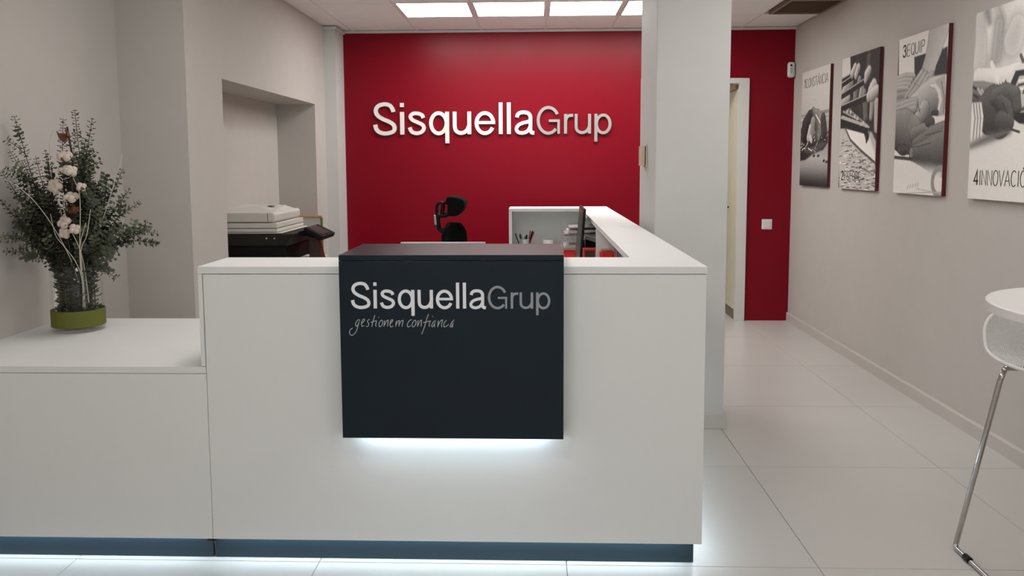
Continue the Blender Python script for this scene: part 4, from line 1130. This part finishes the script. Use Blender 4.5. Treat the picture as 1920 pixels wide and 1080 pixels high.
# red open box
rb = thing('red_box', 'open bright red tapered box at the foot of the wire trays', 'box', (0.252, 5.78, WT))
def taper(x0, x1, y0, y1, z0, z1, e):
    return [(x0 + e, y0 + e, z0), (x1 - e, y0 + e, z0), (x1 - e, y1 - e, z0), (x0 + e, y1 - e, z0)], [(x0, y0, z1), (x1, y0, z1), (x1, y1, z1), (x0, y1, z1)]
lo, hi = taper(0.205, 0.300, 5.72, 5.83, WT, 0.828, 0.008)
wl = MB()
li, hi2 = taper(0.209, 0.296, 5.724, 5.826, WT + 0.004, 0.828, 0.008)
wl.add(lo + hi + li + hi2, [(0, 1, 2, 3), (0, 1, 5, 4), (1, 2, 6, 5), (2, 3, 7, 6), (3, 0, 4, 7), (8, 9, 10, 11), (8, 9, 13, 12), (9, 10, 14, 13), (10, 11, 15, 14), (11, 8, 12, 15), (4, 5, 13, 12), (5, 6, 14, 13), (6, 7, 15, 14), (7, 4, 12, 15)])
wl.build('shell', 'red_p', rb)
rm = MB()
for b_ in ((0.200, 0.305, 5.715, 5.723, 0.822, 0.832), (0.200, 0.305, 5.827, 5.835, 0.822, 0.832), (0.200, 0.208, 5.723, 5.827, 0.822, 0.832), (0.297, 0.305, 5.723, 5.827, 0.822, 0.832)):
    rm.box(*b_)
rm.build('rim', 'red_p', rb)
# tape dispenser
tp = thing('tape_dispenser', 'black desk tape dispenser with silver top between monitor and divider', 'tape dispenser', (0.40, 5.565, WT))
MB().hexa([(0.345, 5.485, WT), (0.445, 5.485, WT), (0.445, 5.665, WT), (0.345, 5.665, WT)], [(0.352, 5.495, 0.945), (0.438, 5.495, 0.915), (0.438, 5.655, 0.915), (0.352, 5.655, 0.945)]).build('body', 'plastic_k', tp, bevel=0.006)
MB().hexa([(0.350, 5.475, 0.950), (0.442, 5.475, 0.918), (0.442, 5.595, 0.918), (0.350, 5.595, 0.950)], [(0.352, 5.480, 0.975), (0.440, 5.480, 0.945), (0.440, 5.590, 0.945), (0.352, 5.590, 0.975)]).build('top_plate', 'silver', tp, bevel=0.004)
# red framed box left of the divider
rc = thing('red_framed_box', 'dark-fronted box with red frame left of the white divider', 'box', (0.345, 4.98, WT))
fx0, fx1, fz0, fz1 = 0.302, 0.390, WT, 0.940
fm = MB()
for b_ in ((fx0, fx1, 4.95, 5.01, fz1 - 0.012, fz1), (fx0, fx1, 4.95, 5.01, fz0, fz0 + 0.012), (fx0, fx0 + 0.012, 4.95, 5.01, fz0 + 0.012, fz1 - 0.012), (fx1 - 0.012, fx1, 4.95, 5.01, fz0 + 0.012, fz1 - 0.012)):
    fm.box(*b_)
fm.build('frame', 'red_p', rc)
box('face', 'screen_b', (fx0 + 0.012, fx1 - 0.012, 4.965, 5.005, fz0 + 0.012, fz1 - 0.012), rc)
# glossy red tin right of the divider edge
rt = thing('red_tin', 'glossy red tin with rounded shoulders in front of the white divider', 'tin', (0.405, 4.45, WT))
box('can', 'red_p', (0.365, 0.446, 4.41, 4.50, WT, 0.985), rt, bevel=0.014, seg=4)
box('lid', 'vent', (0.374, 0.437, 4.42, 4.49, 0.985, 0.991), rt, bevel=0.002)
rbk = thing('red_folder', 'thin upright red folder beside the glossy red tin', 'folder', (0.47, 4.5, WT))
box('cover', 'red_d', (0.468, 0.472, 4.44, 4.66, WT, 0.988), rbk)
box('cover', 'red_p', (0.480, 0.484, 4.44, 4.66, WT, 0.990), rbk)
box('pages', 'paper', (0.4725, 0.4795, 4.446, 4.655, WT + 0.004, 0.980), rbk)

# ------------------------------------------------------------------ bar table and stool at the right edge
TC, TZ, TR = (1.775, 2.24), 1.06, 0.42
bt = thing('bar_table', 'high round white bar table cut by the right picture edge', 'table', (TC[0], TC[1], 0))
MB().lathe([(0.0, -0.032), (TR - 0.004, -0.032), (TR, -0.028), (TR, -0.004), (TR - 0.004, 0.0), (0.0, 0.0)], (TC[0], TC[1], TZ), 72).build('table_top', 'table', bt)
MB().tube([(TC[0], TC[1], 0.02), (TC[0], TC[1], TZ - 0.04)], 0.035, 20).build('column', 'chrome', bt, smooth=False)
MB().lathe([(0.0, 0.0), (0.20, 0.0), (0.20, 0.008), (0.05, 0.022), (0.0, 0.022)], (TC[0] + 0.12, TC[1], 0), 48).build('base', 'chrome', bt)
MB().lathe([(0.0, -0.045), (0.11, -0.045), (0.11, -0.0325), (0.0, -0.0325)], (TC[0], TC[1], TZ), 32).build('mounting_plate', 'chrome', bt)

so_ = thing('bar_stool', 'white mesh bar stool on chrome sled legs pushed under the round table', 'stool', (1.87, 2.65, 0))
# shell: one bent sheet, seat plus low back
prof = spline([(2.44, 0.812), (2.50, 0.790), (2.60, 0.780), (2.70, 0.776), (2.78, 0.780), (2.84, 0.800), (2.872, 0.850), (2.888, 0.900), (2.90, 0.952)], 5)
NS, NT = len(prof), 17
XC_, HW = 1.872, 0.222
grid = []
for i, p in enumerate(prof):
    q = abs(2 * i / (NS - 1) - 1)
    hw_ = HW * (1 - q ** 7 * 0.55) * (1 - 0.10 * max(0, i / (NS - 1) - 0.6) / 0.4)
    grid.append([(XC_ + hw_ * (-1 + 2 * k / (NT - 1)), p[0], p[1] - 0.022 * (1 - (-1 + 2 * k / (NT - 1)) ** 2) * (1 if i < NS * 0.6 else 0.2)) for k in range(NT)])
sh = MB()
sh.add([p for row in grid for p in row], [(i * NT + k, i * NT + k + 1, (i + 1) * NT + k + 1, (i + 1) * NT + k) for i in range(NS - 1) for k in range(NT - 1)])
shell = sh.build('seat_shell', 'mesh', so_, smooth=True)
rim = [row[0] for row in grid] + grid[-1][1:] + [row[-1] for row in grid[::-1]][1:] + grid[0][::-1][1:-1]
MB().tube(rim, 0.0065, 8, closed=True).build('shell_rim', 'plastic_w', so_, smooth=True)
def leg_path(s):
    X = lambda d: XC_ + s * d
    return [(X(0.205), 2.755, 0.742), (X(0.212), 2.765, 0.70), (X(0.262), 2.898, 0.035), (X(0.265), 2.900, 0.014), (X(0.266), 2.885, 0.010),
            (X(0.272), 2.40, 0.010), (X(0.272), 2.385, 0.016), (X(0.268), 2.39, 0.04), (X(0.212), 2.50, 0.70), (X(0.205), 2.508, 0.742)]
for s in (-1, 1):
    MB().tube(leg_path(s), 0.0095, 12).build('sled_leg', 'chrome', so_, smooth=True)
    for y in (2.81, 2.46):
        MB().tube([(XC_ + s * 0.268, y - 0.016, 0.0125), (XC_ + s * 0.268, y + 0.016, 0.0125)], 0.0125, 12).build('foot_glide', 'plastic_k', so_)
for y in (2.755, 2.508):
    MB().tube(spline([(XC_ - 0.205, y, 0.742), (XC_ - 0.195, y, 0.750), (XC_ - 0.15, y, 0.750), (XC_, y, 0.742), (XC_ + 0.15, y, 0.750), (XC_ + 0.195, y, 0.750), (XC_ + 0.205, y, 0.742)], 4), 0.0095, 10).build('cross_bar', 'chrome', so_, smooth=True)
MB().tube([(XC_ - 0.235, 2.44, 0.36), (XC_ + 0.235, 2.44, 0.36)], 0.0085, 10).build('foot_rest', 'chrome', so_)

# ------------------------------------------------------------------ vase with eucalyptus
VX, VY, VZ = -2.055, 3.365, 0.7495
va = thing('glass_vase', 'clear glass cylinder vase with olive ribbon on the low counter', 'vase', (VX, VY, VZ))
RX, RY = 1.0, 0.93
MB().lathe([(0.0, 0.0), (0.104, 0.0), (0.108, 0.004), (0.108, 0.295), (0.105, 0.298), (0.102, 0.295), (0.102, 0.016), (0.0, 0.012)], (VX, VY, VZ), 56, RX, RY).build('glass_body', 'glass', va, smooth=True)
MB().lathe([(0.1088, 0.022), (0.1115, 0.024), (0.1115, 0.095), (0.1088, 0.097)], (VX, VY, VZ), 56, RX, RY, close=True).build('ribbon_band', 'band', va)

TIPS = [(-2.232, 3.274, 1.694), (-1.949, 3.244, 1.715), (-1.914, 3.311, 1.686), (-2.009, 3.256, 1.683), (-2.221, 3.215, 1.548), (-1.79, 3.312, 1.47), (-1.781, 3.431, 1.32), (-1.689, 3.404, 1.132), (-1.72, 3.396, 1.198), (-2.232, 3.171, 1.463), (-2.221, 3.143, 1.34), (-2.23, 3.144, 1.128), (-2.227, 3.14, 1.198), (-1.827, 3.244, 1.029), (-2.146, 3.269, 1.524), (-1.999, 3.433, 1.525), (-2.184, 3.411, 1.535), (-1.928, 3.406, 1.455), (-1.818, 3.404, 1.374), (-2.206, 3.264, 1.508), (-2.182, 3.291, 1.439), (-2.222, 3.244, 1.417), (-2.212, 3.388, 1.39), (-1.926, 3.417, 1.388), (-1.896, 3.422, 1.316), (-1.854, 3.24, 1.302), (-2.234, 3.319, 1.275), (-2.225, 3.234, 1.258), (-2.202, 3.336, 1.203), (-2.091, 3.261, 1.439), (-1.969, 3.329, 1.438), (-1.872, 3.241, 1.416), (-2.186, 3.435, 1.316), (-1.886, 3.419, 1.244), (-1.872, 3.346, 1.202), (-2.2, 3.289, 1.114), (-2.23, 3.409, 1.125), (-1.935, 3.352, 1.202), (-2.064, 3.423, 1.603), (-2.039, 3.415, 1.532), (-1.965, 3.337, 1.6)]
eu = thing('eucalyptus_bouquet', 'bushy bunch of dark green eucalyptus branches standing in the glass vase', 'plant', (VX, VY, VZ + 0.02))
rng = random.Random(11)
for k_ in range(26):
    a_ = rng.uniform(-1.15, 1.15)
    l_ = rng.uniform(0.36, 0.62) * (1 - 0.25 * abs(a_))
    TIPS.append((max(-2.22, VX + 0.02 + math.sin(a_) * l_ * 0.75), VY + rng.uniform(-0.13, 0.06), VZ + 0.27 + math.cos(a_) * l_))
def leaf_pair(mb, c, t, r, ang):
    """two opposite rounded leaves on a stem with direction t"""
    ref = Vector((0, 0, 1)) if abs(t.z) < 0.95 else Vector((1, 0, 0))
    a = t.cross(ref).normalized()
    b = t.cross(a).normalized()
    for s in (0, PI):
        d = (a * math.cos(ang + s) + b * math.sin(ang + s))
        d = (d + t * rng.uniform(0.1, 0.55)).normalized()
        n = d.cross(t).normalized()
        if n.length < 0.5: n = a
        w = n * r * rng.uniform(0.42, 0.55)
        fold = (d.cross(n)).normalized() * r * 0.16
        base = c + d * r * 0.12
        mb.add([base, base + d * r * 0.35 + w * 0.85 + fold, base + d * r * 0.75 + w * 0.8 + fold, base + d * r * 1.08, base + d * r * 0.75 - w * 0.8 + fold, base + d * r * 0.35 - w * 0.85 + fold],
               [(0, 1, 2, 3), (0, 3, 4, 5)])
def branch(tip, base, neck, leafy_from, m_, leafsize=0.029, step=0.0160, side=True):
    tip, base, neck = Vector(tip), Vector(base), Vector(neck)
    mid = neck.lerp(tip, 0.55) + Vector((rng.uniform(-.02, .02), rng.uniform(-.015, .015), rng.uniform(0.0, 0.05)))
    path = spline([base, neck, mid, tip], 10)
    n = len(path)
    st = MB()
    st.tube(path, [0.0032 - 0.0022 * i / (n - 1) for i in range(n)], 5)
    lv = MB()
    # walk along
    acc, ang = 0.0, rng.uniform(0, PI)
    L_ = sum((path[i + 1] - path[i]).length for i in range(n - 1))
    run = 0.0
    for i in range(n - 1):
        seg = path[i + 1] - path[i]
        sl_ = seg.length
        t = seg.normalized()
        pos = 0.0
        while acc <= sl_ - pos:
            pos += acc
            f = (run + pos) / L_
            c = path[i] + t * pos
            if f > leafy_from:
                inside = c.z < VZ + 0.30
                r = leafsize * (1.15 - 0.62 * f) * rng.uniform(0.8, 1.15)
                leaf_pair(lv, c, t, r, ang)
                ang += PI / 2 + rng.uniform(-0.3, 0.3)
            acc = step * rng.uniform(0.75, 1.2) * (1.15 - 0.4 * f)
        acc -= (sl_ - pos)
        run += sl_
        # side sprig
        if side and 0.35 < run / L_ < 0.9 and rng.random() < 0.28:
            ref = t.cross(Vector((rng.uniform(-1, 1), rng.uniform(-.6, .6), rng.uniform(-1, 1)))).normalized()
            q0 = path[i + 1]
            q1 = q0 + (t * 0.75 + ref * 0.7).normalized() * rng.uniform(0.05, 0.11)
            if q1.x < XL + 0.03: q1.x = XL + 0.03
            st.tube([q0, q0.lerp(q1, 0.5) + t * 0.006, q1], [0.0016, 0.0013, 0.0008], 4)
            d2 = (q1 - q0)
            m__ = int(d2.length / 0.012)
            for k_ in range(1, m__ + 1):
                leaf_pair(lv, q0 + d2 * k_ / m__, d2.normalized(), leafsize * 0.66 * rng.uniform(0.8, 1.1), ang)
                ang += PI / 2
    # keep every leaf on the room side of the wall
    lv.v = [(max(p[0], XL + 0.012), p[1], p[2]) for p in lv.v]
    b_ = st.build('branch', 'stem', eu, weld=False)
    l_ = lv.build('leaves', m_, b_, weld=False)
    l_['kind'] = 'stuff'
for i, tp_ in enumerate(TIPS):
    a = rng.uniform(0, 2 * PI); r_b = rng.uniform(0.01, 0.075)
    base = (VX + r_b * math.cos(a), VY + r_b * math.sin(a), VZ + 0.03)
    d = Vector((tp_[0] - VX, tp_[1] - VY, 0))
    d = d * min(1.0, 0.07 / max(0.001, d.length))
    neck = (VX + d.x * rng.uniform(0.7, 1.1), VY + d.y * rng.uniform(0.7, 1.1), VZ + 0.30)
    branch(tp_, base, neck, 0.27, 'leaf2' if i % 4 == 0 else 'leaf')
# short leafy stems pressed against the glass
for i in range(22):
    a = -PI / 2 + rng.uniform(-1.7, 1.7)
    r_b = rng.uniform(0.055, 0.075)
    base = (VX + r_b * math.cos(a), VY + r_b * 0.9 * math.sin(a), VZ + 0.035)
    top = (VX + (r_b + 0.03) * math.cos(a + rng.uniform(-.1, .1)), VY + (r_b + 0.02) * math.sin(a), VZ + rng.uniform(0.38, 0.52))
    branch(top, base, (VX + r_b * math.cos(a), VY + r_b * 0.9 * math.sin(a), VZ + 0.22), 0.03, 'leaf2' if i % 3 else 'leaf', 0.027, 0.018, False)

# cotton stem with open bolls
cs = thing('cotton_stem', 'dried cotton stem with white open bolls amid the eucalyptus', 'dried flower', (-2.0, 3.29, VZ + 0.02))
MB().tube(spline([(-2.02, 3.31, VZ + 0.03), (-1.995, 3.29, 1.05), (-1.965, 3.235, 1.20), (-1.968, 3.225, 1.38), (-1.955, 3.22, 1.50), (-1.957, 3.21, 1.58), (-1.962, 3.205, 1.645)], 8), [0.004] * 49, 7).build('stalk', 'stem', cs, smooth=True)
def boll(c, r, lobes, white, calyx_down=True, face=(0.2, -1, 0.3), dry=False):
    face = Vector(face).normalized()
    ref = Vector((0, 0, 1))
    a = face.cross(ref).normalized(); b = face.cross(a).normalized()
    c = Vector(c)
    mb = MB()
    if not dry:
        for k_ in range(lobes):
            an = 2 * PI * k_ / lobes + 0.5
            mb.ball(c + (a * math.cos(an) + b * math.sin(an)) * r * 0.52 + face * r * 0.1, (r * 0.60, r * 0.56, r * 0.60), 12, 8)
        mb.ball(c, (r * 0.62, r * 0.6, r * 0.62), 10, 8)
    cx2 = MB()
    for k_ in range(5):
        an = 2 * PI * k_ / 5
        d = (a * math.cos(an) + b * math.sin(an))
        base_ = c - face * r * 0.75
        p1 = c + d * r * 0.85 - face * r * 0.25
        p2 = c + d * r * 1.05 + face * r * (0.55 if not dry else 0.9)
        n_ = d.cross(face).normalized() * r * 0.34
        cx2.add([base_, p1 + n_, p2, p1 - n_, base_ - face * 0.002, p1 + n_ * 0.9 - d * 0.003, p2 * 1.0, p1 - n_ * 0.9 - d * 0.003], [(0, 1, 2, 3), (4, 7, 6, 5)])
    if dry:
        cx2.ball(c - face * r * 0.2, (r * 0.5, r * 0.5, r * 0.6), 10, 8)
    o = cx2.build('calyx', 'calyx', cs, weld=False)
    if not dry:
        mb.build('cotton_boll', 'cotton', cs, smooth=True, weld=False)
boll((-1.980, 3.20, 1.607), 0.030, 4, 1, face=(-0.3, -0.4, 0.9), dry=True)
boll((-1.975, 3.20, 1.520), 0.0279, 4, 1, face=(0.2, -0.5, 0.9))
boll((-1.976, 3.195, 1.462), 0.0246, 3, 1, face=(0.0, -0.5, 0.9))
boll((-2.016, 3.19, 1.398), 0.0295, 5, 1, face=(-0.1, -1, 0.15))
boll((-1.952, 3.19, 1.348), 0.0279, 4, 1, face=(0.1, -0.6, 0.9))
boll((-1.912, 3.20, 1.392), 0.0197, 4, 1, face=(0.5, -0.6, 0.5))
boll((-1.986, 3.19, 1.244), 0.0279, 4, 1, face=(-0.3, -0.9, 0.5))
boll((-1.942, 3.185, 1.217), 0.0213, 4, 1, face=(0.5, -0.9, 0.2))
boll((-1.988, 3.19, 1.200), 0.0230, 4, 1, face=(0, -0.9, -0.2))
boll((-1.953, 3.20, 1.460), 0.024, 4, 1, face=(0.6, -0.5, 0.3))
boll((-1.950, 3.20, 1.300), 0.026, 4, 1, face=(0.1, -0.5, 0.9), dry=True)

TW = [('white twig rising straight through the middle of the bouquet', [(-1.939, 3.19, 1.433), (-1.915, 3.19, 1.346), (-1.935, 3.20, 1.102), (-1.990, 3.30, 0.95), (-2.0, 3.31, 0.86)]),
      ('white twig slanting down right across the cotton bolls', [(-1.992, 3.19, 1.315), (-1.967, 3.19, 1.227), (-1.938, 3.21, 1.125), (-1.975, 3.30, 1.01), (-1.975, 3.315, 0.88)]),
      ('white twig bending from the left side of the cotton bolls', [(-2.052, 3.20, 1.281), (-2.034, 3.20, 1.19), (-2.002, 3.20, 1.144), (-1.985, 3.25, 1.070), (-1.99, 3.30, 0.98), (-2.0, 3.32, 0.85)]),
      ('white twig forking to the right of the cotton bolls', [(-1.878, 3.20, 1.299), (-1.90, 3.20, 1.19), (-1.94, 3.22, 1.122), (-1.985, 3.30, 0.98), (-1.995, 3.32, 0.85)]),
      ('shortest white twig right of the cotton bolls', [(-1.901, 3.20, 1.242), (-1.937, 3.21, 1.144), (-1.99, 3.30, 1.0), (-2.01, 3.33, 0.85)]),
      ('white twig tip standing above the left eucalyptus branches', [(-2.081, 3.30, 1.638), (-2.101, 3.30, 1.576), (-2.102, 3.30, 1.439), (-2.058, 3.30, 1.23), (-2.03, 3.32, 0.995), (-2.03, 3.33, 0.85)]),
      ('white twig tip standing above the right eucalyptus branches', [(-1.783, 3.30, 1.529), (-1.804, 3.30, 1.472), (-1.865, 3.30, 1.299), (-1.98, 3.32, 1.042), (-2.0, 3.34, 0.85)]),
      ('white twig reaching to the left picture edge', [(-2.159, 3.061, 1.44), (-2.113, 3.116, 1.387), (-2.072, 3.165, 1.307), (-2.035, 3.235, 1.168), (-2.02, 3.31, 1.001), (-2.03, 3.34, 0.85)])]
for lab, pts in TW:
    p = spline(pts, 8)
    o = MB().tube(p, [0.0011 + 0.0010 * i / (len(p) - 1) for i in range(len(p))], 6).build('white_twig', 'twig', None, smooth=True)
    tag(o, lab, 'twig', 'white twigs in the vase')
